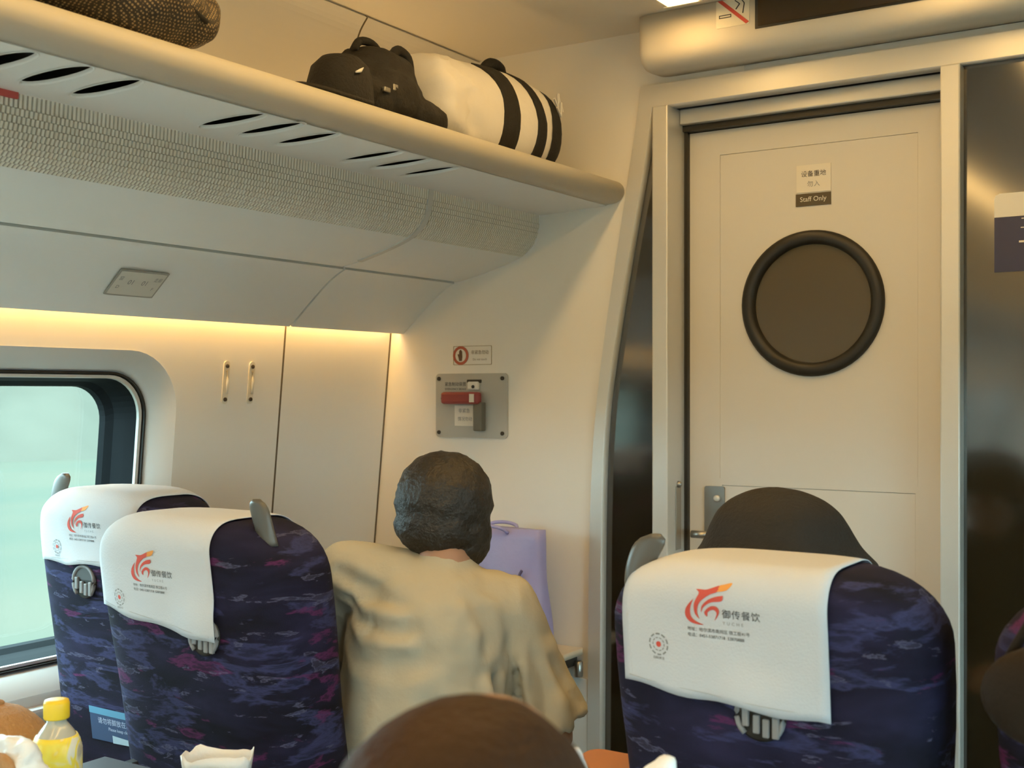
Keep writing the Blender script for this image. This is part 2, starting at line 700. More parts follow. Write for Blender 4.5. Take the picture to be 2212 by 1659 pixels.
# ---- upper wall above the rack (two panels, joint at y = 2.39)
uw = empty('wall_left_upper')
tag(uw, kind='structure')
uprof = catmull([(-2.004, 2.349), (-2.035, 2.305), (-2.068, 2.21), (-2.09, 2.08), (-2.10, 1.93)], 5)
for a, b_ in ((YB, 2.388), (2.393, YE)):
    link('wall_panel', extr_y([(p.x, p.y) for p in uprof], a, b_, 0.012, 1), M_wall, uw, smooth=False)
link('joint_strip', extr_y([(p.x + 0.0006, p.y) for p in uprof], 2.3878, 2.3932, 0.012, 1), MATS['joint_brown'], uw)
link('joint_backing', extr_y([(p.x - 0.014, p.y) for p in uprof], 2.35, 2.43, 0.004, 1), M_gap, uw)

# ---- right wall and rear daylight windows (behind the photographer's right)
wr = empty('wall_right')
tag(wr, kind='structure')
me = fill_me([[(YB, 0), (YE, 0), (YE, 2.4), (YB, 2.4)], *[rrect(*w, 0.15) for w in WINS]], 0.04)
link('wall_panel', fixnormals(mapme(me, lambda c: Vector((XR + 0.02 + c.z, c.x, c.y)))), M_wall, wr)
for i, w in enumerate(WINS):
    o = box('window_%d' % (i + 6), XR + 0.01, XR + 0.02, w[0] + 0.01, w[1] - 0.01, w[2] + 0.01, w[3] - 0.01, M_glass)
    tag(o, kind='structure')

# ---- end wall with the framed opening for glass and door
outer = catmull([(-1.464, 2.196), (-1.491, 2.025), (-1.533, 1.779), (-1.573, 1.542), (-1.603, 1.314), (-1.619, 1.06), (-1.627, 0.55), (-1.63, 0.0)], 5)
inner = catmull([(-1.432, 2.138), (-1.455, 1.985), (-1.500, 1.755), (-1.542, 1.520), (-1.572, 1.314), (-1.584, 1.06), (-1.589, 0.555), (-1.592, 0.0)], 5)
XG = 0.45
pts = [(-2.47, 0), (-2.47, 2.36), (XR + 0.05, 2.36), (XR + 0.05, 0), (XG, 0), (XG, 2.19)] + [(p.x, p.y) for p in outer]
we = plate('wall_end', [pts], YE, 0.03, M_wall)
tag(we, kind='structure')
tpts = [(XG, 0), (XG, 2.192)] + [(p.x, p.y) for p in outer] + [(p.x, p.y) for p in inner][::-1] + [(XG - 0.035, 2.138), (XG - 0.035, 0)]
trim = plate('trim_1', [tpts], YE - 0.014, 0.055, M_alu)
tag(trim, kind='structure')

gl = [(p.x - 0.01, p.y) for p in inner][::-1]
g1 = plate('glass_partition', [[(-1.42, 0), (-1.42, 2.15)] + gl[::-1]], YE + 0.018, 0.012, M_darkglass)
tag(g1, 'narrow dark smoked glass strip between curved trim and white door frame', 'glass panel', 'dark glass partition panels')
g2 = plate('glass_partition', [[(-0.66, 0), (-0.66, 2.15), (XG - 0.02, 2.15), (XG - 0.02, 0)]], YE + 0.018, 0.012, M_darkglass)
tag(g2, 'wide dark smoked glass panel right of the door behind blue sign', 'glass panel', 'dark glass partition panels')
tag(box('wall_vestibule', -2.5, XR + 0.05, YE + 0.28, YE + 0.3, 0, 2.4, M_gap), kind='structure')

# dado on the end wall, below the little table
tag(plate('baseboard_end', [[(-2.45, 0), (-2.45, 0.592), (-1.632, 0.592), (-1.632, 0)]], YE - 0.010, 0.010, M_grey_light), kind='structure')

# ---- door frame and door
df = empty('door_frame', (0, 0, 0))
tag(df, 'pale metal door frame around the staff door', 'door frame')
box('jamb', -1.430, -1.384, YE - 0.018, YE + 0.13, 0, 2.138, M_alu, df, bev=0.004)
box('jamb', -0.690, -0.645, YE - 0.018, YE + 0.13, 0, 2.138, M_alu, df, bev=0.004)
box('head_rail', -1.384, -0.690, YE + 0.055, YE + 0.11, 2.098, 2.138, M_alu, df, bev=0.003)
box('head_gasket', -1.384, -0.690, YE + 0.075, YE + 0.13, 2.082, 2.100, M_rubber, df)
box('side_gasket', -1.384, -1.374, YE + 0.085, YE + 0.13, 0, 2.1, M_rubber, df)
box('strike_plate', -1.3845, -1.3815, YE + 0.03, YE + 0.062, 0.96, 1.13, M_steel, df, bev=0.001)
link('strike_knob', lathe_me([(0.007, 0), (0.009, -0.006), (0.004, -0.012)], 10, (-1.380, YE + 0.05, 1.135), 'Y'), M_steel, df, smooth=True)

YD = YE + 0.10     # face of the door leaf
door = empty('door_1', (0, 0, 0))
tag(door, kind='structure')
PX0, PX1 = -1.287, -0.770
cx, cz, cr = -1.036, 1.608, 0.187
# rim with two openings, two panels set in with a fine joint
rim = [[(-1.374, 0.01), (-1.374, 2.080), (-0.692, 2.080), (-0.692, 0.01)],
       [(PX0, 1.152), (PX0, 2.014), (PX1, 2.014), (PX1, 1.152)],
       [(PX0 + 0.006, 0.12), (PX0 + 0.006, 1.134), (PX1 - 0.006, 1.134), (PX1 - 0.006, 0.12)]]
plate('leaf_rim', rim, YD, 0.008, M_door, door)
g = 0.0016
plate('door_panel', [[(PX0 + g, 1.152), (PX0 + g, 2.014 - g), (PX1 - 0.0004, 2.014 - g), (PX1 - 0.0004, 1.152)], circ(cx, cz, cr - 0.02)], YD, 0.008, M_door, door)
plate('door_panel', [[(PX0 + 0.006 + g, 0.12), (PX0 + 0.006 + g, 1.134 - g), (PX1 - 0.0064, 1.134 - g), (PX1 - 0.0064, 0.12)]], YD, 0.008, M_door, door)
plate('leaf_back', [[(-1.374, 0.01), (-1.374, 2.080), (-0.692, 2.080), (-0.692, 0.01)], circ(cx, cz, cr - 0.02)], YD + 0.008, 0.03, M_plate, door)
# porthole
ringp = [(0.187, 0.0), (0.186, -0.008), (0.178, -0.014), (0.162, -0.014), (0.154, -0.008), (0.151, 0.006), (0.150, 0.015), (0.187, 0.015)]
rr = []
for r, h in ringp + [ringp[0]]:
    rr.append([(cx + r * math.cos(2 * math.pi * k / 64), YD + h, cz + r * math.sin(2 * math.pi * k / 64)) for k in range(64)])
link('porthole_ring', loft_me(rr, cap=False), M_rubber, door, smooth=True)
plate('porthole_pane', [circ(cx, cz, 0.155, 64)], YD + 0.004, 0.005, M_portglass, door)
# lock
lk = plate('lock_plate', [rrect(-1.329, -1.272, 0.958, 1.130, 0.006)], YD - 0.006, 0.006, M_steel, door)
link('lock_cylinder', lathe_me([(0.009, 0), (0.009, -0.006), (0.006, -0.008)], 14, (-1.292, YD - 0.006, 1.098), 'Y'), M_alu, lk, smooth=True)
link('lever', tube_me([(-1.300, YD - 0.006, 1.004), (-1.300, YD - 0.045, 1.004), (-1.316, YD - 0.052, 1.004), (-1.345, YD - 0.052, 1.004)], [0.009, 0.009, 0.010, 0.010], 12), M_steel, lk, smooth=True)

# door sign
sg = empty('door_sign', (-1.03, YD, 1.858))
tag(sg, 'small pale sign with a brown Staff Only strip on the door', 'sign')
sg.location = (0, 0, 0)
plate('notice_card', [[(-1.075, 1.892), (-1.075, 1.962), (-0.985, 1.962), (-0.985, 1.892)]], YD - 0.002, 0.002, M_sticker, sg)
plate('strip', [[(-1.077, 1.857), (-1.077, 1.889), (-0.985, 1.889), (-0.985, 1.857)]], YD - 0.002, 0.002, M_signbrown, sg)
words('lettering', '设备重地', -1.030, 1.938, 0.0165, YD - 0.0026, M_ink, sg)
words('lettering', '勿入', -1.030, 1.912, 0.0165, YD - 0.0026, M_inkgrey, sg, spacing=1.1)
words('lettering', 'Staff Only', -1.031, 1.874, 0.0175, YD - 0.0026, M_sticker, sg)

# ---- header box above the door
hd = empty('header_box', (0, 0, 0))
tag(hd, 'cream display housing with rounded lower edge above the door', 'housing')
HY0 = 2.775
prof = [(YE, 2.214), (2.845, 2.210)]
for k in range(9):
    a = math.radians(-90 - 90 * k / 8)
    prof.append((HY0 + 0.045 + 0.045 * math.cos(a), 2.255 + 0.045 * math.sin(a)))
prof += [(HY0, 2.346), (YE, 2.346)]
rings = []
cyy, czz = 2.845, 2.285
for x, s in ((-1.418, 0.60), (-1.414, 0.78), (-1.404, 0.91), (-1.390, 0.98), (-1.372, 1.0), (XR, 1.0)):
    rings.append([(x, (YE + (y - YE) * (0.75 + 0.25 * s)), 2.346 + (z - 2.346) * (0.82 + 0.18 * s)) for y, z in prof])
link('housing', loft_me(rings), mat('header_cream', (0.70, 0.65, 0.56), 0.65), hd, smooth=False)
for p in hd.children[0].data.polygons:
    p.use_smooth = len(p.vertices) == 4 and abs(p.normal.x) < 0.95
plate('display_frame', [[(-1.098, 2.262), (-1.098, 2.344), (XR - 0.1, 2.344), (XR - 0.1, 2.262)]], HY0 - 0.003, 0.003, M_rubber, hd)
plate('display_glass', [[(-1.090, 2.267), (-1.090, 2.343), (XR - 0.11, 2.343), (XR - 0.11, 2.267)]], HY0 - 0.005, 0.002, mat('display_glass', (0.05, 0.03, 0.012), 0.1, spec=0.7), hd)
box('wall_strip', -1.175, XR, YE - 0.006, YE, 2.194, 2.212, M_grey_light, hd)

ns = empty('no_smoking_sticker', (0, 0, 0))
tag(ns, 'cream no smoking sticker with a red slash on the header', 'sticker')
plate('backing', [rrect(-1.200, -1.113, 2.278, 2.345, 0.003)], HY0 - 0.0012, 0.0012, mat('sticker_warm', (0.80, 0.74, 0.60), 0.5), ns)
plate('slash', [[(-1.196, 2.345), (-1.183, 2.345), (-1.114, 2.283), (-1.122, 2.279)]], HY0 - 0.0024, 0.0008, M_red, ns)
plate('cigarette', [[(-1.192, 2.301), (-1.192, 2.309), (-1.160, 2.309), (-1.160, 2.301)], [(-1.190, 2.303), (-1.162, 2.303), (-1.162, 2.307), (-1.190, 2.307)]], HY0 - 0.0020, 0.0006, M_ink, ns)
for i, (a, b_) in enumerate((((-1.150, 2.340), (-1.138, 2.330)), ((-1.138, 2.330), (-1.148, 2.318)), ((-1.136, 2.344), (-1.126, 2.330)), ((-1.126, 2.330), (-1.130, 2.306)))):
    link('smoke_line', tube_me([(a[0], HY0 - 0.002, a[1]), (b_[0], HY0 - 0.002, b_[1])], 0.0012, 6), M_ink, ns)

# ---- ceiling lamps (real fixtures running along the carriage)
for i, x in enumerate((-1.258, -0.60)):
    la = empty('ceiling_lamp', (x, 0, 2.347))
    tag(la, ('warm ceiling light strip on the luggage rack side ending at the header', 'warm ceiling light strip over the right hand seats')[i], 'lamp', 'ceiling light strips')
    box('diffuser', -0.042, 0.042, YB + 0.1, 2.705, -0.012, -0.002, M_lamp, la)
    box('end_cap', -0.052, 0.052, 2.705, 2.712, -0.016, 0.0, M_alu, la)
    for s in (-1, 1):
        box('side_rail', s * 0.047 - 0.005, s * 0.047 + 0.005, YB + 0.1, 2.71, -0.014, 0.0, M_alu, la)

# ================================================================== LUGGAGE RACK
rack = empty('luggage_rack', (0, 0, 0))
tag(rack, 'long overhead luggage rack with slotted underside and grille over the window', 'luggage rack')
RY0, RY1 = YB, YE - 0.002
lipc = (-1.558, 1.924)
lip = []
for k in range(17):
    a = math.radians(105 - 195 * k / 16)
    lip.append((lipc[0] + 0.038 * math.cos(a), lipc[1] + 0.031 * math.sin(a)))
lip = [(-1.66, 1.948), (-1.61, 1.953)] + lip + [(-1.582, 1.8905)]
loop = lip + [(-1.582, 1.897), (-1.60, 1.925), (-1.66, 1.938)]
me = loft_me([[(x, RY0, z) for x, z in loop], [(x, RY1, z) for x, z in loop]])
rail = link('front_rail', me, mat('rack_rail', (0.70, 0.67, 0.60), 0.4), rack, smooth=True)
for p in rail.data.polygons:
    p.use_smooth = len(p.vertices) == 4
# slotted pan: slots are real holes through underside
slots = [(-1.660, 1.118), (-1.655, 1.215), (-1.655, 1.312), (-1.655, 1.596), (-1.648, 1.690), (-1.652, 1.795), (-1.655, 2.000), (-1.655, 2.098), (-1.660, 2.208),
         (-1.655, 0.72), (-1.655, 0.82)]


def slot_loop(c, a=0.080, b=0.024, ang=math.radians(4)):
    o = []
    for k in range(24):
        t = 2 * math.pi * k / 24
        u = a * math.copysign(abs(math.cos(t)) ** 0.9, math.cos(t))
        v = b * math.sin(t)
        o.append((c[0] + u * math.cos(ang) - v * math.sin(ang), c[1] + u * math.sin(ang) + v * math.cos(ang)))
    return o


M_pan = mat('rack_pan', (0.84, 0.84, 0.83), 0.42, var=0.02)
me = fill_me([[(-1.575, RY0), (-1.785, RY0), (-1.785, RY1), (-1.575, RY1)]] + [slot_loop(c) for c in slots], 0.004)
mapme(me, lambda c: Vector((c.x, c.y, 1.886 + c.z + (c.x + 1.68) * 0.05)))
M_cav = mat('cavity_shade', (0.020, 0.018, 0.016), 0.9)  # near-black sheets added so the space behind the slots looks shaded
box('cavity_shade_sheet', -1.785, -1.600, RY0, RY1, 1.928, 1.934, M_cav, rack)
box('cavity_shade_sheet', -1.792, -1.786, RY0, RY1, 1.884, 1.934, M_cav, rack)
link('slotted_underside', fixnormals(me), M_pan, rack)
for c in slots:
    rs = [[(x, y, 1.8830 + (x + 1.68) * 0.05) for x, y in slot_loop(c, 0.084, 0.0275)],
          [(x, y, 1.8820 + (x + 1.68) * 0.05) for x, y in slot_loop(c, 0.082, 0.0255)],
          [(x, y, 1.8850 + (x + 1.68) * 0.05) for x, y in slot_loop(c, 0.079, 0.0225)],
          [(x, y, 1.8890 + (x + 1.68) * 0.05) for x, y in slot_loop(c, 0.0785, 0.022)]]
    link('slot_lip', loft_me(rs, cap=False), M_pan, rack, smooth=True)
# shelf top with slots as well, so that what lies on the rack shows through
me = fill_me([[(-1.655, RY0), (-2.11, RY0), (-2.11, RY1), (-1.655, RY1)]], 0.006)
me2 = fill_me([[(-1.60, RY0), (-2.11, RY0), (-2.11, RY1), (-1.60, RY1)]], 0.006)
bpy.data.meshes.remove(me)
mapme(me2, lambda c: Vector((c.x, c.y, 1.940 + c.z)))
link('shelf', fixnormals(me2), mat('rack_shelf', (0.45, 0.43, 0.39), 0.5), rack)

vp = [(-1.785, 1.880), (-1.788, 1.850), (-1.797, 1.815), (-1.818, 1.787), (-1.850, 1.766), (-1.90, 1.748), (-1.96, 1.731), (-2.02, 1.716), (-2.081, 1.703),
      (-2.13, 1.678), (-2.18, 1.640), (-2.23, 1.598), (-2.277, 1.558)]
vc = [(p.x, p.y) for p in catmull(vp, 6)]
ig = 4 * 6     # grille end index
iseam = 8 * 6
YJ = 2.386
link('grille_backing', extr_y([(x - 0.004, z - 0.001) for x, z in vc[:ig + 1]], RY0, RY1, 0.004, -1), mat('grille_dark', (0.36, 0.33, 0.28), 0.7), rack, smooth=False)
for a, b_ in ((RY0, YJ - 0.003), (YJ + 0.003, RY1)):
    link('valance_panel', extr_y(vc[ig:iseam - 0], a, b_, 0.012, -1), M_valance, rack, smooth=False)
    link('lower_panel', extr_y([(vc[iseam][0] - 0.004, vc[iseam][1] - 0.0012)] + vc[iseam + 1:], a, b_ + (0.02 if b_ < 2.5 else 0), 0.012, -1) if b_ < 2.5 else extr_y([(vc[iseam][0] - 0.004, vc[iseam][1] - 0.0012)] + vc[iseam + 1:], a + 0.022, b_, 0.012, -1), M_valance, rack, smooth=False)
link('joint_backing', extr_y([(x - 0.014, z + 0.006) for x, z in vc[ig:]], RY0, RY1, 0.003, -1), M_gap, rack, smooth=False)
# curved light divider rib over the grille
dv = []
for x, z in vc[:iseam - 6]:
    dv.append((x, z))
link('divider_rib', extr_y(dv, YJ - 0.016, YJ + 0.002, 0.004, 1), M_grey_light, rack, smooth=False)
# grille bars : staggered short bars in rows
arc = [0.0]
for i in range(1, ig + 1):
    arc.append(arc[-1] + math.dist(vc[i], vc[i - 1]))


def at_arc(s):
    for i in range(1, ig + 1):
        if arc[i] >= s:
            t = (s - arc[i - 1]) / (arc[i] - arc[i - 1])
            a, b_ = Vector(vc[i - 1]), Vector(vc[i])
            d = (b_ - a).normalized()
            return a + (b_ - a) * t, d
    a, b_ = Vector(vc[ig - 1]), Vector(vc[ig])
    return b_, (b_ - a).normalized()


V, Fc = [], []
T = arc[-1]
rows = [0.022] + [0.0112] * 9
sc = (T - 0.002) / (sum(rows))
pitch = 0.0088
s0 = 0.001
for ri, h in enumerate(rows):
    h *= sc
    p0, d0 = at_arc(s0 + 0.0004)
    p1, d1 = at_arc(s0 + h - 0.0006)
    n0 = Vector((-d0.y, d0.x))
    n1 = Vector((-d1.y, d1.x))
    s0 += h
    y = -0.3 + (0.5 * pitch if ri % 2 else 0)
    while y < RY1 - 0.004:
        w = 0.0050
        k = len(V)
        for (p, nn) in ((p0, n0), (p1, n1)):
            for off in (-0.004, 0.0012):
                for yy in (y, y + w):
                    q = p + nn * off
                    V.append((q.x, yy, q.y))
        Fc += [(k, k + 1, k + 5, k + 4), (k + 2, k + 6, k + 7, k + 3), (k, k + 4, k + 6, k + 2), (k + 1, k + 3, k + 7, k + 5), (k, k + 2, k + 3, k + 1), (k + 4, k + 5, k + 7, k + 6)]
        y += pitch
gr = link('grille_bars', fixnormals(mesh('bars', V, Fc)), mat('grille_bar', (0.84, 0.81, 0.74), 0.5), rack)
gr['kind'] = 'stuff'
# concealed light strip washing the wall
box('light_strip', -2.318, -2.286, RY0 + 0.1, YE - 0.03, 1.600, 1.606, M_cove, rack)

# concealed uplight at the back of the shelf
box('rack_uplight', -2.085, -2.060, RY0 + 0.1, YE - 0.1, 1.944, 1.950, M_rackled, rack)

# seat number plaque on the lower panel
sp = empty('seat_number_plate', (0, 0, 0))
tag(sp, 'small pale seat number plate on the panel above the window', 'plaque')


def onlower(c):
    # u = y, v: 0..1 from lower to upper edge of plate
    x = -2.222 + c.y * 0.063
    z = 1.606 + c.y * 0.053
    return Vector((x + 0.0035 + c.z * 0.6, c.x, z - 0.0045 - c.z * 0.7))


def platelow(name, loops, th, m, off=0.0):
    return link(name, fixnormals(mapme(fill_me(loops, th), lambda c: onlower(Vector((c.x, c.y, c.z + off))))), m, sp)


platelow('rim', [rrect(1.752, 1.888, -0.05, 0.95, 0.02)], 0.002, mat('plaque_rim', (0.36, 0.35, 0.32), 0.5))
platelow('face', [rrect(1.757, 1.883, 0.01, 0.89, 0.02)], 0.002, mat('plaque_face', (0.66, 0.64, 0.58), 0.5), 0.001)
for nm, s, u, v, w_, h_ in (('lettering', '窗', 1.768, 0.62, 0.9, 1), ('lettering', 'D', 1.772, 0.30, 0.9, 1), ('lettering', '01', 1.800, 0.5, 1.3, 1.5),
                            ('lettering', '01', 1.838, 0.5, 1.3, 1.5), ('lettering', '走廊', 1.868, 0.66, 0.8, 1), ('lettering', 'F', 1.868, 0.30, 0.9, 1)):
    t = text_me(s, 0.014)
    mapme(t, lambda c: onlower(Vector((u + c.x * w_, v + c.y * h_ / 0.084, 0.0025))))
    link(nm, t, M_inkgrey, sp)
# red number plate at the grille's top edge
rp = box('number_plate', -1.788, -1.780, 1.10, 1.236, 1.868, 1.884, mat('red_strip', (0.55, 0.09, 0.08), 0.4), None, bev=0.002)
tag(rp, 'small red strip plate at the top edge of the overhead grille', 'plaque')

# ================================================================== SMALL FIXTURES ON WALLS
for i, (ya, yb) in enumerate(((2.229, 2.229), (2.320, 2.320))):
    h = empty('coat_hook', (0, 0, 0))
    tag(h, ('small cream coat hook strip nearer the window', 'small cream coat hook strip nearer the wall joint')[i], 'hook', 'coat hook strips on the side wall')
    M_hk = mat('hook_cream', (0.72, 0.66, 0.54), 0.45)
    link('back_strip', fixnormals(mapme(fill_me([rrect(ya - 0.010, ya + 0.010, 1.350, 1.462, 0.009)], 0.004), onwall(-0.002))), M_hk, h)
    for z in (1.362, 1.449):
        me = lathe_me([(0.0055, 0), (0.0055, 0.003), (0.003, 0.004)], 10)
        mapme(me, lambda v: Vector((wx(z) + 0.004 + v.z, ya + v.x, z + v.y)))
        link('screw', me, M_gap, h)
    link('hook_rib', tube_me([(wx(1.44) + 0.004, ya, 1.437), (wx(1.4) + 0.010, ya, 1.41), (wx(1.38) + 0.009, ya, 1.376)], [0.003, 0.004, 0.003], 8), M_hk, h, smooth=True)

# emergency handle plate
ep = empty('emergency_brake_plate', (0, 0, 0))
tag(ep, 'grey metal plate with red emergency handle on the end wall', 'emergency handle')
plate('base_plate', [rrect(-2.150, -1.896, 1.248, 1.436, 0.012)], YE - 0.006, 0.006, M_plate, ep)
for x, z in ((-2.138, 1.421), (-1.912, 1.262), (-2.124, 1.362), (-1.912, 1.421), (-2.138, 1.262)):
    link('screw', lathe_me([(0.006, 0), (0.006, -0.003), (0.003, -0.004)], 10, (x, YE - 0.006, z), 'Y'), M_gap, ep)
hb = box('handle_bar', -2.110, -1.975, YE - 0.040, YE - 0.016, 1.346, 1.382, M_redplastic, ep, bev=0.008)
box('handle_mark', -2.004, -1.988, YE - 0.0425, YE - 0.039, 1.352, 1.376, M_sticker, hb)
box('handle_stem', -2.000, -1.970, YE - 0.030, YE - 0.004, 1.268, 1.352, mat('handle_stem_steel', (0.16, 0.145, 0.11), 0.5), ep, bev=0.004)  # stem in dark brownish steel
box('notice', -2.080, -2.000, YE - 0.008, YE - 0.006, 1.282, 1.342, M_sticker, ep)
box('lead_seal', -2.030, -1.990, YE - 0.016, YE - 0.006, 1.388, 1.412, M_sticker, ep, bev=0.004)
link('seal_hole', lathe_me([(0.005, 0), (0.005, -0.002), (0.003, -0.0025)], 10, (-2.008, YE - 0.016, 1.397), 'Y'), M_ink, ep)
box('seal_bracket', -2.034, -1.984, YE - 0.012, YE - 0.006, 1.408, 1.418, M_gap, ep, bev=0.002)
words('lettering', '紧急制动装置', -2.078, 1.404, 0.013, YE - 0.0068, M_ink, ep)
words('lettering', 'EMERGENCY BRAKE', -2.078, 1.390, 0.0085, YE - 0.0068, M_ink, ep)
words('lettering', '非紧急', -2.045, 1.326, 0.014, YE - 0.0088, M_inkgrey, ep)
words('lettering', '情况勿动', -2.042, 1.302, 0.013, YE - 0.0088, M_inkgrey, ep)

st = empty('warning_sticker', (0, 0, 0))
tag(st, 'small warning sticker with red hand symbol above the emergency plate', 'sticker')
plate('border', [rrect(-2.090, -1.953, 1.461, 1.517, 0.003), rrect(-2.0885, -1.9545, 1.4625, 1.5155, 0.003)], YE - 0.0012, 0.0012, mat('sticker_line', (0.38, 0.30, 0.18), 0.5), st)
plate('red_ring', [circ(-2.063, 1.489, 0.0275), circ(-2.063, 1.489, 0.0195)], YE - 0.0016, 0.0016, mat('ring_red', (0.45, 0.10, 0.05), 0.5), st)
plate('disc', [circ(-2.063, 1.489, 0.0195)], YE - 0.0008, 0.0008, M_sticker, st)
plate('hand_symbol', [[(-2.068, 1.473), (-2.071, 1.484), (-2.074, 1.492), (-2.071, 1.494), (-2.069, 1.490), (-2.068, 1.503), (-2.066, 1.504), (-2.064, 1.506), (-2.062, 1.506), (-2.060, 1.503), (-2.058, 1.501), (-2.057, 1.484), (-2.059, 1.473)]], YE - 0.0016, 0.0008, mat('hand_brown', (0.12, 0.06, 0.03), 0.6), st)
words('lettering', '非紧急勿动', -1.994, 1.497, 0.0125, YE - 0.0018, mat('ink_brown', (0.20, 0.14, 0.08), 0.6), st)
words('lettering', 'Do not touch', -1.994, 1.477, 0.009, YE - 0.0018, MATS['ink_brown'], st)

# blue toilet sign on the glass
bs = empty('blue_sign', (0, 0, 0))
tag(bs, 'navy and white toilet sign on the dark glass right of the door', 'sign')
YS = YE + 0.014
plate('white_top', [[(-0.577, 1.780), (-0.577, 1.822), (-0.574, 1.830), (-0.565, 1.834), (-0.30, 1.834), (-0.30, 1.780)]], YS, 0.004, M_signwhite, bs)
plate('navy_body', [[(-0.577, 1.655), (-0.577, 1.7795), (-0.30, 1.7795), (-0.30, 1.655)]], YS, 0.004, M_navy, bs)
words('lettering', '卫生间', -0.522, 1.762, 0.028, YS - 0.0006, M_signwhite, bs, align='LEFT')
words('lettering', 'Toilet', -0.525, 1.705, 0.050, YS - 0.0006, M_signwhite, bs, align='LEFT')

# folding table on the end wall
tb = empty('wall_table', (0, 0, 0))
tag(tb, 'small cream wall table with a cup hole fixed to end wall', 'table')
hole = circ(-1.707, 2.80, 0.030, 28)
me = fill_me([rrect(-2.25, -1.642, 2.705, YE - 0.011, 0.006), hole], 0.018)
link('table_top', fixnormals(mapme(me, lambda c: Vector((c.x, c.y, 0.669 + c.z)))), mat('table_cream', (0.70, 0.62, 0.48), 0.4), tb)
rs = [[(x, y, 0.6785) for x, y in circ(-1.707, 2.80, 0.030, 28)], [(x, y, 0.645) for x, y in circ(-1.707, 2.80, 0.028, 28)]]
link('cup_well', loft_me(rs, cap=False), M_signbrown, tb, smooth=True)
box('bracket', -1.74, -1.66, YE - 0.16, YE - 0.011, 0.628, 0.660, M_gap, tb, bev=0.004)
box('bracket', -2.20, -2.12, YE - 0.16, YE - 0.011, 0.628, 0.660, M_gap, tb, bev=0.004)
pin = link('latch_pin', lathe_me([(0.011, 0), (0.012, 0.004), (0.012, 0.040), (0.008, 0.044)], 16, (-1.650, YE - 0.024, 0.600)), M_steel, None, smooth=True)
tag(pin, 'small grey latch pin on the wall under the table corner', 'latch')

# ================================================================== SEATS
TOP = 1.168
TZ = 0.684
NS = 3.3


SD = 0.118


def s_off(z, k):
    return -(z - 1.05) * k


def s_hw(z):
    if z < 0.80:
        w = 0.236
    elif z < 1.0:
        t = (z - 0.80) / 0.20
        w = 0.236 + 0.010 * (3 * t * t - 2 * t ** 3)
    else:
        w = 0.246
    a, b_ = 0.135, 0.105
    if z > TOP - b_:
        q = (z - (TOP - b_)) / b_
        w = w - a + a * math.sqrt(max(0.0, 1 - q * q))
    return w


def s_hd(z):
    h = SD
    if z > TOP - 0.055:
        q = (z - (TOP - 0.055)) / 0.055
        h = SD - 0.053 + 0.053 * math.sqrt(max(0.0, 1 - q * q))
    return h


def s_rear(x, z, k):
    z = min(z, TOP)
    hw = s_hw(z)
    q = max(0.0, 1 - abs(min(1, abs(x) / hw)) ** NS) ** (1 / NS)
    return s_off(z, k) + SD - s_hd(z) * q


def s_front(x, z, k):
    z = min(z, TOP)
    hw = s_hw(z)
    q = max(0.0, 1 - abs(min(1, abs(x) / hw)) ** NS) ** (1 / NS)
    return s_off(z, k) + SD + s_hd(z) * q


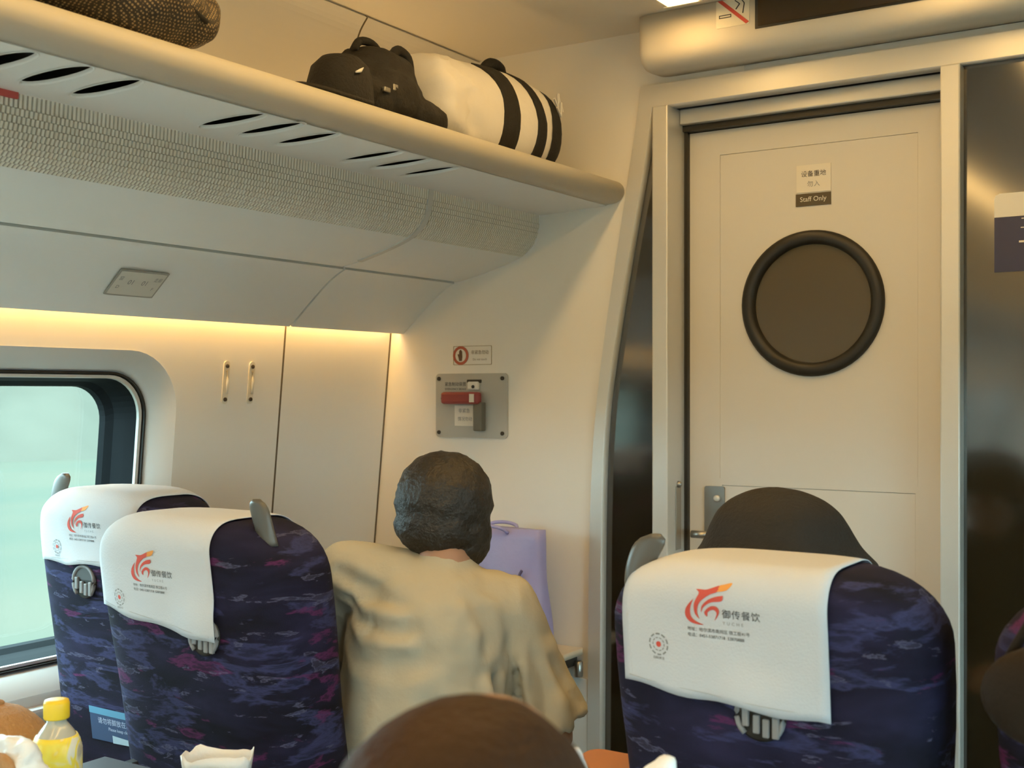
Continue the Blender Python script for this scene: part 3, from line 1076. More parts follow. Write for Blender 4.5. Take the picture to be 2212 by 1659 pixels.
def make_seat(cx_, yr, k, label, grip, tray, armside, xs=1.0, hook=(0.016, 0.935), dz=0.0):
    s = empty('train_seat', (cx_, yr, dz))
    tag(s, label, 'seat', 'purple patterned train seats')
    zs = [0.36, 0.45, 0.55, 0.65, 0.75, 0.82, 0.88, 0.94, 1.0, 1.03] + [TOP - 0.105 + 0.105 * math.sin(math.radians(a)) for a in range(0, 91, 9)]
    zs = sorted(set(round(z, 5) for z in zs))
    rings = []
    for z in zs:
        hw, hd_ = s_hw(z), s_hd(z)
        ring = []
        for j in range(48):
            a = 2 * math.pi * j / 48
            ca, sa = math.cos(a), math.sin(a)
            x = hw * math.copysign(abs(ca) ** (2 / NS), ca)
            y = s_off(z, k) + SD + hd_ * math.copysign(abs(sa) ** (2 / NS), sa)
            ring.append((x * xs, y, z))
        rings.append(ring)
    bk = loft('backrest', rings, M_fabric, s)
    yo = s_off(0.45, k)
    box('cushion', -0.215 * xs, 0.215 * xs, yo + 0.20, yo + 0.62, 0.33, 0.45, M_fabric, s, bev=0.035, seg=4)
    box('base', -0.17, 0.17, yo + 0.12, yo + 0.48, 0.06, 0.33, M_trayplastic, s, bev=0.01)
    box('foot', -0.12, 0.12, yo + 0.20, yo + 0.54, -dz, 0.06, M_trayplastic, s, bev=0.01)
    # grip handle on the top corner
    if grip:
        gz = TOP - 0.040
        rs = []
        for i in range(12):
            t = i / 11
            zz = gz - (0.0 if grip > 0 else 0.010) + 0.082 * t
            if grip > 0:
                xx, yy = 0.196 - 0.020 * t, s_off(TOP, k) + 0.080 - 0.01 * t
            else:
                xx, yy = (-0.200 + 0.032 * t * t) * xs, s_off(TOP, k) + 0.075
            w = 0.025 * math.sqrt(max(0.05, 1 - max(0, (t - 0.66) / 0.35) ** 2.6)) * (0.82 + 0.3 * t * (1 if grip < 0 else 0.4))
            d = 0.013 * (1 - 0.45 * t)
            rs.append([(xx + w * math.cos(2 * math.pi * j / 20), yy + d * math.sin(2 * math.pi * j / 20), zz) for j in range(20)])
        loft('grip_handle', rs, M_handle, s)
    # coat hook boss : dark disc, grey arch, four pegs
    hx, hz = hook
    yb = s_rear(hx, hz, k)
    hk = link('hook_disc', lathe_me([(0.036, 0.006), (0.038, 0.000), (0.034, -0.002)], 28, (hx, yb - 0.001, hz), 'Y'), M_rubber, s, smooth=True)
    arch = [(hx + 0.034 * math.cos(math.radians(a)), yb - 0.004, hz - 0.002 + 0.034 * math.sin(math.radians(a))) for a in range(-50, 231, 14)]
    link('arch', tube_me(arch, 0.0042, 8), M_hookgrey, hk, smooth=True)
    plate('arch_web', [[(hx + 0.031 * math.cos(math.radians(a)), hz + 0.031 * math.sin(math.radians(a))) for a in range(5, 176, 10)]], yb - 0.004, 0.003, mat('hook_web', (0.07, 0.07, 0.075), 0.4), hk)
    for px, pz, ph in ((-0.020, -0.018, 0.026), (-0.004, -0.026, 0.026), (0.010, -0.030, 0.026), (0.024, -0.030, 0.030)):
        box('peg', hx + px - 0.005, hx + px + 0.005, yb - 0.009, yb - 0.002, hz + pz, hz + pz + ph, M_hookgrey, hk, bev=0.002)
    # armrests
    for sx in armside:
        ax = sx * 0.247
        box('armrest', ax - 0.025, ax + 0.025, yo + 0.10, yo + 0.42, 0.600, 0.640, M_trayplastic, s, bev=0.012, seg=3)
        box('arm_post', ax - 0.018, ax + 0.018, yo + 0.16, yo + 0.24, 0.30, 0.605, M_trayplastic, s, bev=0.006)
    if tray:
        ty = s_rear(0, 0.70, k)
        t_ = box('tray_table', tray[0], tray[1], ty - 0.42, ty - 0.03, TZ - 0.018 - dz, TZ - dz, M_trayplastic, s, bev=0.006)
        for sx in (tray[0] + 0.03, tray[1] - 0.03):
            box('tray_arm', sx - 0.01, sx + 0.01, ty - 0.28, ty + 0.03, TZ - 0.040 - dz, TZ - 0.016 - dz, M_steel, t_)
    return s


SX1, SY1 = -2.155, 1.655
seat1 = make_seat(SX1, SY1, 0.12, 'train seat beside the window with round coat hook uncovered', -1, None, (), 0.885, (-0.012, 0.978))
seat2 = make_seat(-1.715, 1.49, 0.16, 'reclined train seat second from the window, in front of beige shirt', 1, (-0.20, 0.27), (), 1.0, (0.085, 0.966), -0.018)
seat3 = make_seat(-0.640, 1.585, 0.14, 'train seat in front of the door with black hat behind it', -1, (-0.21, 0.21), (), 1.0, (0.016, 0.965), -0.033)
seat4 = make_seat(-0.085, 1.585, 0.14, 'train seat cut off at the right edge of the picture', 0, (-0.21, 0.21), (), 1.0, (0.016, 0.965), -0.033)

# orange topped armrest beside the aisle
ar = empty('aisle_armrest', (0, 0, 0))
tag(ar, 'orange topped armrest beside the aisle left of the door-side seat', 'armrest')
me = fill_me([rrect(-1.010, -0.905, 1.56, 1.815, 0.022)], 0.03)
link('pad', fixnormals(mapme(me, lambda c: Vector((c.x, c.y, 0.755 + c.z)))), M_orangepad, ar)
box('post', -0.985, -0.925, 1.60, 1.72, 0.0, 0.742, M_trayplastic, ar, bev=0.01)

# blue sticker on window seat back, in seat1's space
st1 = empty('seat_sticker', (0, 0, 0))
tag(st1, 'blue printed sticker low on the back of the window seat', 'sticker')


def seatpt(cx_, yr, k, off, xs=1.0):
    return lambda c: Vector((cx_ + c.x, yr + s_rear(c.x / xs, c.y, k) - off - c.z, c.y))


for nm, lo, m_, off in (('body', [(-0.04, 0.628), (-0.04, 0.702), (0.135, 0.700), (0.135, 0.638), (0.115, 0.630)], M_bluedark, 0.002),
                        ('top_band', [(-0.04, 0.687), (-0.04, 0.702), (0.135, 0.700), (0.135, 0.685)], M_bluesticker, 0.003),
                        ('bottom_band', [(0.03, 0.628), (0.03, 0.645), (0.09, 0.641), (0.128, 0.640), (0.115, 0.630)], mat('sticker_pale', (0.35, 0.50, 0.62), 0.5), 0.003)):
    me = fill_me([lo])
    bm = bmesh.new()
    bm.from_mesh(me)
    bmesh.ops.subdivide_edges(bm, edges=bm.edges[:], cuts=3, use_grid_fill=True)
    bm.to_mesh(me)
    bm.free()
    link(nm, mapme(me, seatpt(SX1, SY1, 0.12, off)), m_, st1)
for s_, z_, sz in (('请勿将脚放在座椅上', 0.673, 0.015), ('Please keep clear', 0.658, 0.010)):
    t = text_me(s_, sz)
    mapme(t, lambda c: Vector((c.x + 0.055, c.y + z_, 0)))
    link('lettering', mapme(t, seatpt(SX1, SY1, 0.12, 0.004)), mat('sticker_text', (0.45, 0.55, 0.75), 0.5), st1)

# ------------------------------------------------------------------ headrest covers
LOGO = {
    'flame_outer': ([(490, 440), (380, 540), (290, 660), (260, 790), (300, 920), (400, 1020), (560, 1080), (720, 1100), (600, 1040), (480, 960), (410, 860), (395, 740), (420, 600)], 'r'),
    'flame_main': ([(540, 210), (620, 300), (560, 430), (500, 560), (490, 700), (520, 830), (620, 950), (575, 820), (578, 680), (640, 540), (760, 440), (900, 360), (1060, 310), (1100, 172), (1000, 190), (800, 240), (650, 222)], 'r'),
    'flame_tip': ([(1060, 310), (1280, 290), (1400, 130), (1200, 150), (1100, 172)], 'o'),
    'flame_middle': ([(1210, 410), (1050, 420), (880, 470), (750, 560), (680, 660), (670, 790), (720, 680), (820, 600), (950, 550), (1180, 540)], 'r'),
    'flame_inner': ([(745, 780), (830, 690), (940, 645), (1050, 670), (1110, 760), (1090, 870), (990, 1010), (1040, 880), (1040, 800), (980, 740), (900, 750), (830, 800), (820, 890), (760, 850)], 'r'),
}


def make_cover(cx_, yr, k, x0, x1, zbl, zbr, label, lx, lz, ls=1.0, xs=1.0, hook=(0.016, 0.935), dz=0.0):
    cv = empty('headrest_cover', (cx_, yr, dz))
    tag(cv, label, 'headrest cover', 'white printed headrest covers')

    def cy(x, z, off=0.004):
        fl = max(0.0, (1.08 - z)) * 0.03
        bul = 0.009 * math.exp(-(((x - hook[0]) / 0.055) ** 4 + ((z - hook[1]) / 0.055) ** 4))
        return s_rear(x / xs, z, k) - off - fl - bul
    nx, nz = 20, 26
    V, Fc = [], []
    rnd = random.Random(int(abs(cx_) * 1000))
    for i in range(nx + 1):
        x = x0 + (x1 - x0) * i / nx
        # top of the backrest at this x
        lo, hi = 0.9, TOP
        for _ in range(40):
            mid = (lo + hi) / 2
            if s_hw(mid) >= abs(x / xs) * 1.0001:
                lo = mid
            else:
                hi = mid
        zt = lo
        zb = zbl + (zbr - zbl) * i / nx + 0.003 * math.sin(i * 0.7) * (1 if i % nx else 0.5)
        col = []
        for j in range(nz + 1):
            t = math.sin(math.pi / 2 * j / nz)
            z = zb + (zt - zb) * t
            wob = 0.0012 * math.sin(x * 60 + z * 25) * (1 - t)
            col.append((x, cy(x, z) + wob, z + 0.004 * t ** 6))
        for j in range(nz - 1, 7, -1):
            t = math.sin(math.pi / 2 * j / nz)
            z = zb + (zt - zb) * t
            col.append((x, s_front(x / xs, z, k) + 0.004, z + 0.004 * t ** 6))
        V += col
    n = len(V) // (nx + 1)
    for i in range(nx):
        for j in range(n - 1):
            Fc.append((i * n + j, (i + 1) * n + j, (i + 1) * n + j + 1, i * n + j + 1))
    o = link('cloth', fixnormals(mesh('cover', V, Fc)), M_cover, cv, smooth=True)
    sm = o.modifiers.new('solid', 'SOLIDIFY')
    sm.thickness = 0.0014
    sm.offset = 0
    # stitched hem line
    xsx = [x0 + 0.010 + (x1 - x0 - 0.02) * i / 30 for i in range(31)]
    link('hem_stitch', tube_me([(x, cy(x, zbl + (zbr - zbl) * (x - x0) / (x1 - x0) + 0.010) - 0.0009, zbl + (zbr - zbl) * (x - x0) / (x1 - x0) + 0.010) for x in xsx], 0.0005, 4), mat('hem_thread', (0.42, 0.43, 0.45), 0.9), cv)

    def pr(c, off=0.0018):
        return Vector((c.x, cy(c.x, c.y) - off, c.y))
    # the emblem, drawn in its own units (1 unit = 1/11.06 picture px of the sharpest print)
    ux, uz = 0.000689 / 11.06 * ls, 0.000641 / 11.06 * ls

    def lm(q):
        return (lx + (q[0] - 830) * ux, lz - (q[1] - 0.15 * (q[0] - 830) - 620) * uz)
    lg = empty('emblem', (0, 0, 0))
    lg.parent = cv
    for nm, (pl, c_) in LOGO.items():
        lp_ = [(p.x, p.y) for p in catmull([(*q, 0) for q in pl + pl[:1]], 3)][:-1]
        me = fill_me([[lm(q) for q in lp_]])
        link(nm, mapme(me, lambda c: pr(c)), M_red if c_ == 'r' else M_orange, lg)

    def tx(s_, x, z, size, m_, sp_=1.0, al='LEFT', wsc=1.0):
        t = text_me(s_, size, al, sp_)
        mapme(t, lambda c: pr(Vector((x + c.x * wsc, z + c.y, 0))))
        return link('lettering', t, m_, cv)
    s = ls
    tx('御传餐饮', lx + 0.0215 * s, lz - 0.011 * s, 0.0135 * s, M_ink, 1.12)
    tx('YUCHE', lx + 0.0220 * s, lz - 0.0235 * s, 0.0065 * s, M_inkgrey, 1.75)
    tx('地址：哈尔滨市南岗区 铁工街41号', lx - 0.033 * s, lz - 0.0365 * s, 0.0062 * s, M_ink, 1.0)
    tx('电话：0451-53871718  53870888', lx - 0.033 * s, lz - 0.0450 * s, 0.0062 * s, M_ink, 1.0)
    # round seal at the left
    rx, rz, R = lx - 0.082 * s, lz - 0.0660 * s, 0.0165 * s
    em = empty('round_seal', (0, 0, 0))
    em.parent = cv
    for r_ in (R, R * 0.62):
        for k_ in range(10):
            a0 = math.radians(36 * k_ + (8 if r_ == R else 20))
            a1 = a0 + math.radians(25)
            lo = [(rx + r_ * math.cos(a0 + (a1 - a0) * t / 4), rz + r_ * math.sin(a0 + (a1 - a0) * t / 4)) for t in range(5)]
            lo += [(rx + r_ * 0.86 * math.cos(a1 - (a1 - a0) * t / 4), rz + r_ * 0.86 * math.sin(a1 - (a1 - a0) * t / 4)) for t in range(5)]
            link('seal_arc', mapme(fill_me([lo]), lambda c: pr(c)), M_inkgrey, em)
    link('seal_centre', mapme(fill_me([circ(rx, rz, R * 0.26, 14)]), lambda c: pr(c)), M_red, em)
    tx('扫码关注', rx - 0.010 * s, rz - R - 0.004, 0.0048 * s, M_ink)
    return cv


make_cover(SX1, SY1, 0.12, -0.165, 0.150, 1.012, 1.016, 'white printed headrest cover on the seat beside the window', -0.012, 1.110, 0.95, 0.885, (-0.012, 0.978))
make_cover(-1.715, 1.49, 0.16, -0.205, 0.122, 0.992, 0.956, 'white printed headrest cover on the reclined second seat from the window', -0.050, 1.080, 0.98, 1.0, (0.085, 0.966), -0.018)
make_cover(-0.640, 1.585, 0.14, -0.203, 0.117, 0.984, 0.966, 'white printed headrest cover on the seat in front of the door', -0.053, 1.114, 1.0, 1.0, (0.016, 0.965), -0.033)

# ================================================================== PEOPLE


def hand(c, fwd, side, up, s=1.0):
    """relaxed right/left hand parts: palm + five separate bent fingers. side: direction of the thumb"""
    fwd, side, up = Vector(fwd).normalized(), Vector(side).normalized(), Vector(up).normalized()
    c = Vector(c)
    parts = []
    Rm = Matrix((side, fwd, up)).transposed().to_quaternion()
    parts.append(ell(c + fwd * 0.042 * s, 0.040 * s, 0.052 * s, 0.015 * s, Rm))
    for i, (o, L_) in enumerate(((0.030, 0.070), (0.010, 0.080), (-0.010, 0.075), (-0.030, 0.060))):
        b0 = c + fwd * 0.080 * s + side * o * s
        parts += limb([b0, b0 + fwd * L_ * 0.5 * s - up * 0.006, b0 + fwd * L_ * 0.85 * s - up * 0.026], [0.0085 * s, 0.008 * s, 0.007 * s], n=8)
    t0 = c + fwd * 0.025 * s + side * 0.034 * s
    parts += limb([t0, t0 + side * 0.022 * s + fwd * 0.025 * s, t0 + side * 0.026 * s + fwd * 0.055 * s - up * 0.01], [0.011 * s, 0.010 * s, 0.008 * s], n=8)
    return parts


def crease(me, lines):
    """press soft creases with a ridge beside them into a garment along 3D polylines"""
    L_ = [([Vector(p) for p in catmull(pts, 5)], dep, wid) for pts, dep, wid in lines]
    me.update()
    nrm = [v.normal.copy() for v in me.vertices]
    for v, n in zip(me.vertices, nrm):
        o = 0.0
        for P_, dep, wid in L_:
            if (v.co - P_[len(P_) // 2]).length > 0.35:
                continue
            best, side, tt = 9, 0, 0
            for i in range(len(P_) - 1):
                a, b_ = P_[i], P_[i + 1]
                d = b_ - a
                t = max(0, min(1, (v.co - a).dot(d) / d.length_squared))
                w = v.co - (a + d * t)
                w -= n * w.dot(n)
                if w.length < best:
                    best, side, tt = w.length, d.cross(n).dot(w), (i + t) / (len(P_) - 1)
            fade = min(1, 4 * tt + 0.1, 4 * (1 - tt) + 0.1)
            o += fade * dep * (-math.exp(-(best / wid) ** 2) + (0.75 if side > 0 else 0.35) * math.exp(-((best - 1.8 * wid) / wid) ** 2))
        v.co += n * o
    me.update()


def person(name, loc, rz, label, P, mats, hairparts=None, hairmat=None, creases=None):
    """P: dict of local joints (x right, y forward, z up). Body is one continuous mesh; clothes and hair are children."""
    root = empty(name, loc, rz)
    tag(root, label, 'person')
    hd_, nk, ch, hp = [Vector(P[k]) for k in ('head', 'neck', 'chest', 'hips')]
    tilt = P.get('tilt')
    rot = tilt.to_quaternion() if tilt else None
    f = Vector((0, 1, 0))
    if rot:
        f = rot @ f
    upv = rot @ Vector((0, 0, 1)) if rot else Vector((0, 0, 1))
    sd = f.cross(upv)
    body = [ell(hd_, 0.074, 0.092, 0.108, rot)]
    body.append(ell(hd_ + f * 0.030 - upv * 0.055, 0.055, 0.062, 0.055, rot))            # jaw
    body.append(ell(hd_ + f * 0.095 - upv * 0.018, 0.011, 0.018, 0.022, rot))            # nose
    body.append(ell(hd_ + f * 0.086 - upv * 0.056, 0.022, 0.010, 0.008, rot))            # mouth
    for s in (-1, 1):
        body.append(ell(hd_ + sd * s * 0.074 - upv * 0.008 - f * 0.004, 0.010, 0.018, 0.030, rot))   # ears
    body += limb([nk, nk.lerp(hd_, 0.35), hd_ - upv * 0.05 - f * 0.02], [0.058, 0.050, 0.050])
    body += limb([hp, hp.lerp(ch, 0.5), ch], [0.112, 0.100, 0.100], asp=1.15)
    body.append(ell(hp, 0.17, 0.12, 0.10))
    for sname in ('L', 'R'):
        sh, el, wr_ = [Vector(P[k + sname]) for k in ('sh', 'el', 'wr')]
        body += limb([ch.lerp(sh, 0.5) + Vector((0, 0, 0.02)), sh], [0.060, 0.050])
        body += limb([sh, sh.lerp(el, 0.5), el], [0.047, 0.044, 0.040])
        body += limb([el, el.lerp(wr_, 0.4), wr_], [0.040, 0.038, 0.026])
        d = (wr_ - el).normalized()
        sg = 1 if sname == 'L' else -1
        side = Vector((sg, 0, 0)) - d * d.x * sg
        body += hand(wr_, d, side, side.cross(d) * sg)
        kn, an = Vector(P['kn' + sname]), Vector(P['an' + sname])
        hj = hp + Vector(((-1 if sname == 'L' else 1) * 0.085, 0, -0.01))
        body += limb([hj, hj.lerp(kn, 0.5), kn], [0.085, 0.075, 0.058])
        body += limb([kn, kn.lerp(an, 0.35), an], [0.056, 0.055, 0.036])
        ft = Vector((an.x, an.y + 0.07, max(0.038, an.z - 0.045)))
        body += limb([an + Vector((0, -0.02, -0.035)), ft, ft + Vector((0, 0.09, -0.006))], [0.036, 0.038, 0.028])
    b = blob('body', body, mats['skin'], root, voxel=0.0075, smooth=3)
    # eyes
    for s in (-1, 1):
        link('eye', ell(hd_ + f * 0.082 + sd * s * 0.030 + upv * 0.006, 0.012, 0.008, 0.007, rot, 10, 8), M_signwhite, root, smooth=True)
        link('eyebrow', ell(hd_ + f * 0.087 + sd * s * 0.030 + upv * 0.024, 0.017, 0.006, 0.004, rot, 10, 6), M_hair, root, smooth=True)
    # shirt
    g_ = P.get('shirt_grow', 0.022)
    sh_ = limb([hp + Vector((0, 0, -0.02)), hp.lerp(ch, 0.5), ch], [0.125 + g_, 0.118 + g_, 0.125 + g_ * 0.6], asp=1.2)
    sh_ += limb([ch + Vector((0, 0, 0.02)), nk - Vector((0, 0, 0.012))], [0.11, 0.060])
    for sname in ('L', 'R'):
        sh, el = Vector(P['sh' + sname]), Vector(P['el' + sname])
        sl = P.get('sleeve', 0.8)
        sh_ += limb([ch.lerp(sh, 0.4) + Vector((0, 0, 0.02)), sh], [0.095, 0.068])
        e = sh.lerp(el, sl)
        sh_ += [tube_me([sh, sh.lerp(e, 0.5), e], [0.066, 0.071, P.get('hem', 0.076)], 24)]
    so = blob('shirt', sh_, mats['shirt'], root, voxel=0.0085, smooth=5, disp=P.get('wrinkle', 0.012), dscale=0.07)
    if creases:
        crease(so.data, creases)
    # ribbed collar band
    nd = (hd_ - nk).normalized()
    ax_ = nd.cross(Vector((0, 1, 0))).normalized()
    ay_ = nd.cross(ax_)
    cc = nk + nd * 0.030
    ring_ = [cc + (ax_ * math.cos(2 * math.pi * q / 28) * 0.062 + ay_ * math.sin(2 * math.pi * q / 28) * 0.066) for q in range(29)]
    link('collar', tube_me(ring_, 0.009, 8), mats['collar'] if 'collar' in mats else mats['shirt'], root, smooth=True)
    # trousers
    tr = [ell(hp + Vector((0, 0, -0.01)), 0.185, 0.135, 0.105)]
    for sname in ('L', 'R'):
        kn, an = Vector(P['kn' + sname]), Vector(P['an' + sname])
        hj = hp + Vector(((-1 if sname == 'L' else 1) * 0.085, 0, -0.01))
        tr += limb([hj, hj.lerp(kn, 0.5), kn], [0.097, 0.088, 0.072])
        tr += [tube_me([kn, kn.lerp(an, 0.5), kn.lerp(an, 0.93)], [0.070, 0.068, 0.060], 16)]
        ft = Vector((an.x, an.y + 0.07, max(0.038, an.z - 0.045)))
        sho = blob('shoe', limb([an + Vector((0, -0.03, -0.038)), ft, ft + Vector((0, 0.10, -0.006))], [0.043, 0.045, 0.034]), M_rubber, root, voxel=0.01, smooth=3)
    blob('trousers', tr, mats['trousers'], root, voxel=0.012, smooth=4)
    if hairparts:
        blob('hair', hairparts(hd_, rot, f, upv, sd), hairmat, root, voxel=0.008, smooth=4, disp=P.get('hairdisp', 0.010), dscale=0.022)
    return root


from mathutils import Euler


def hair_short(hd_, rot, f, upv, sd):
    return [ell(hd_ + upv * 0.022 - f * 0.016, 0.090, 0.098, 0.103, rot),
            ell(hd_ - f * 0.048 - upv * 0.035, 0.076, 0.056, 0.066, rot),
            ell(hd_ + sd * 0.070 - upv * 0.020 - f * 0.01, 0.020, 0.038, 0.050, rot),
            ell(hd_ - sd * 0.070 - upv * 0.010 - f * 0.01, 0.020, 0.038, 0.045, rot)]


def hair_bob(hd_, rot, f, upv, sd):
    return [ell(hd_ + upv * 0.016 - f * 0.012, 0.101, 0.106, 0.101, rot, 28, 20),
            ell(hd_ - f * 0.040 - upv * 0.042, 0.084, 0.064, 0.062, rot, 28, 20),
            ell(hd_ + sd * 0.070 - upv * 0.050 + f * 0.005, 0.036, 0.055, 0.060, rot, 20, 14)]


# polylines in the wearer's own space: (points, depth, width)
CREASES = [([(0.03, -0.17, 0.785), (0.10, -0.165, 0.770), (0.145, -0.145, 0.735), (0.165, -0.13, 0.64)], 0.020, 0.015),
           ([(0.172, -0.10, 0.84), (0.183, -0.10, 0.76), (0.193, -0.09, 0.64)], 0.026, 0.016),
           ([(-0.17, -0.08, 1.04), (-0.10, -0.12, 1.00), (0.0, -0.14, 0.975)], 0.011, 0.020),
           ([(-0.18, -0.11, 0.97), (-0.08, -0.14, 0.935), (0.02, -0.155, 0.925)], 0.010, 0.016),
           ([(-0.18, -0.13, 0.88), (-0.08, -0.15, 0.86), (0.06, -0.16, 0.87)], 0.007, 0.020),
           ([(-0.16, -0.15, 0.68), (-0.02, -0.17, 0.655), (0.10, -0.16, 0.67)], 0.012, 0.020),
           ([(-0.16, -0.15, 0.61), (-0.02, -0.17, 0.60), (0.12, -0.16, 0.62)], 0.012, 0.018),
           ([(0.10, -0.12, 1.00), (0.14, -0.10, 0.93), (0.15, -0.11, 0.86)], 0.007, 0.020),
           ([(0.225, -0.05, 0.89), (0.255, -0.03, 0.79), (0.26, -0.02, 0.70)], 0.010, 0.015),
           ([(0.26, -0.02, 0.86), (0.295, 0.0, 0.78), (0.31, 0.02, 0.71)], 0.009, 0.013)]

# --- person in beige T-shirt (back to the camera, turned with the view)
A = math.radians(33)
rv, cvv = Vector((math.cos(A), math.sin(A), 0)), Vector((-math.sin(A), math.cos(A), 0))


o_ = rv * (-0.19) + cvv * 2.44
P1 = dict(head=(0.052, 0.040, 1.142), neck=(0.055, -0.005, 1.040), chest=(0.022, -0.005, 0.915), hips=(-0.01, -0.03, 0.555),
          shL=(-0.140, 0.010, 1.015), elL=(-0.165, 0.15, 0.79), wrL=(-0.08, 0.34, 0.72),
          shR=(0.178, 0.010, 0.945), elR=(0.278, 0.060, 0.668), wrR=(0.19, 0.27, 0.66),
          knL=(-0.11, 0.40, 0.52), anL=(-0.11, 0.42, 0.085), knR=(0.09, 0.40, 0.52), anR=(0.10, 0.42, 0.085),
          tilt=Euler((-0.22, 0.10, -0.35)), sleeve=0.88, shirt_grow=0.026, wrinkle=0.014, hem=0.086)
person('person', (o_.x, o_.y, 0), A, 'person in a beige T-shirt with short dark hair leaning by the wall', P1,
       dict(skin=M_skin, shirt=M_tee, trousers=M_trouser, collar=mat('beige_rib', (0.44, 0.40, 0.31), 0.95)), hair_bob, M_hair, CREASES)

# --- person in a black hat behind the seat in front of the door
P2 = dict(head=(0, 0.0, 1.055), neck=(0, 0.0, 0.965), chest=(0, 0.0, 0.84), hips=(0, -0.02, 0.555),
          shL=(-0.16, 0.0, 0.90), elL=(-0.21, 0.06, 0.66), wrL=(-0.10, 0.26, 0.62),
          shR=(0.16, 0.0, 0.90), elR=(0.21, 0.06, 0.66), wrR=(0.10, 0.26, 0.62),
          knL=(-0.10, 0.40, 0.51), anL=(-0.10, 0.44, 0.085), knR=(0.10, 0.40, 0.51), anR=(0.10, 0.44, 0.085), sleeve=0.95)
p2 = person('person', (-0.757, 2.04, 0), 0.0, 'person in a black soft hat seated behind the door-side headrest', P2,
            dict(skin=M_skin, shirt=M_black, trousers=M_trouser), hair_short, M_hair)
hatp = []
rs = []
HH = [(0.148, 1.088, 0), (0.150, 1.096, 0), (0.138, 1.112, 0), (0.128, 1.130, 0), (0.118, 1.150, 0), (0.104, 1.172, 0), (0.080, 1.192, 0), (0.045, 1.207, 0), (0.012, 1.213, 0)]
for r, z in [(p.x, p.y) for p in catmull([(a, b_, 0) for a, b_, c_ in HH], 4)]:
    ring = []
    for j in range(64):
        a = 2 * math.pi * j / 64
        ca = math.cos(a - A)
        drop = -0.014 * max(0, ca) ** 3 * (1 if z < 1.10 else 0)
        rr_ = r * (1.0 + (0.10 * max(0, ca) ** 4 if z < 1.10 else 0)) + 0.002 * math.sin(5 * a)
        sx = -0.010 * (z - 1.09) / 0.12
        ring.append((rr_ * math.cos(a) + sx, -0.01 + rr_ * math.sin(a), z + drop))
    rs.append(ring)
hat = loft('hat', rs, M_black, p2)

# --- neighbour leaning forward in the foreground, only the crown of the head is in view
P3 = dict(head=(0, 0.0, 1.075), neck=(0, -0.10, 0.985), chest=(0, -0.25, 0.88), hips=(0, -0.62, 0.555),
          shL=(-0.16, -0.18, 0.90), elL=(-0.22, 0.0, 0.74), wrL=(-0.10, 0.20, 0.735),
          shR=(0.16, -0.18, 0.90), elR=(0.22, 0.0, 0.74), wrR=(0.10, 0.20, 0.735),
          knL=(-0.11, -0.16, 0.52), anL=(-0.11, -0.14, 0.085), knR=(0.11, -0.16, 0.52), anR=(0.11, -0.14, 0.085), sleeve=0.6,
          tilt=Euler((-0.75, 0, 0)), hairdisp=0.003)


def hair_fore(hd_, rot, f, upv, sd):
    return [ell(hd_ + upv * 0.004, 0.090, 0.100, 0.1, rot, 28, 20), ell(hd_ + Vector((0, -0.01, 0.004)), 0.092, 0.094, 0.096, None, 28, 20)]


person('person', (-0.462, 0.654, 0), 0.0, 'brown-haired passenger in the near foreground, only the crown visible', P3,
       dict(skin=M_skin, shirt=M_trouser, trousers=M_trouser), hair_fore, M_hairbrown)

# ================================================================== THINGS ON THE RACK
SH = 1.944
# white duffel with black straps
du = empty('duffel_bag', (-1.735, 2.472, SH))
tag(du, 'white duffel bag with black bands and black end on the rack', 'bag')


def dsec(y, grow=0.0):
    """section of the bag at y (local, -0.34..0.31)"""
    t = (y + 0.295) / 0.615
    e = 1.0
    if t < 0.12:
        e = math.sqrt(max(0.02, 1 - ((0.12 - t) / 0.12) ** 2)) * 0.9 + 0.1
    if t > 0.84:
        e = math.sqrt(max(0.02, 1 - ((t - 0.84) / 0.17) ** 2)) * 0.92 + 0.08
    sag = 0.012 * math.sin(9 * y + 1)
    hw = (0.128 + 0.006 * math.sin(14 * y)) * e + grow
    ht = (0.122 + sag) * e + grow
    ring = []
    for j in range(36):
        a = 2 * math.pi * j / 36
        ca, sa = math.cos(a), math.sin(a)
        x = hw * math.copysign(abs(ca) ** 0.85, ca)
        z = 0.118 + ht * math.copysign(abs(sa) ** 0.85, sa)
        z = max(z, 0.002 - grow)
        ring.append((x, y, z))
    return ring


def yseq(a, b_, n):
    return [a + (b_ - a) * i / n for i in range(n + 1)]


body_d = loft('bag_body', [dsec(y) for y in yseq(-0.295, 0.19, 60)], M_white, du)
crease(body_d.data, [([(0.10, -0.25, 0.19), (0.115, -0.20, 0.15), (0.12, -0.14, 0.10)], 0.018, 0.018), ([(0.06, -0.24, 0.225), (0.10, -0.19, 0.19), (0.11, -0.13, 0.17)], 0.016, 0.016), ([(0.11, -0.24, 0.12), (0.12, -0.17, 0.08), (0.12, -0.1, 0.05)], 0.014, 0.016)])
loft('end_panel', [dsec(y) for y in yseq(0.189, 0.315, 14)], M_black, du)


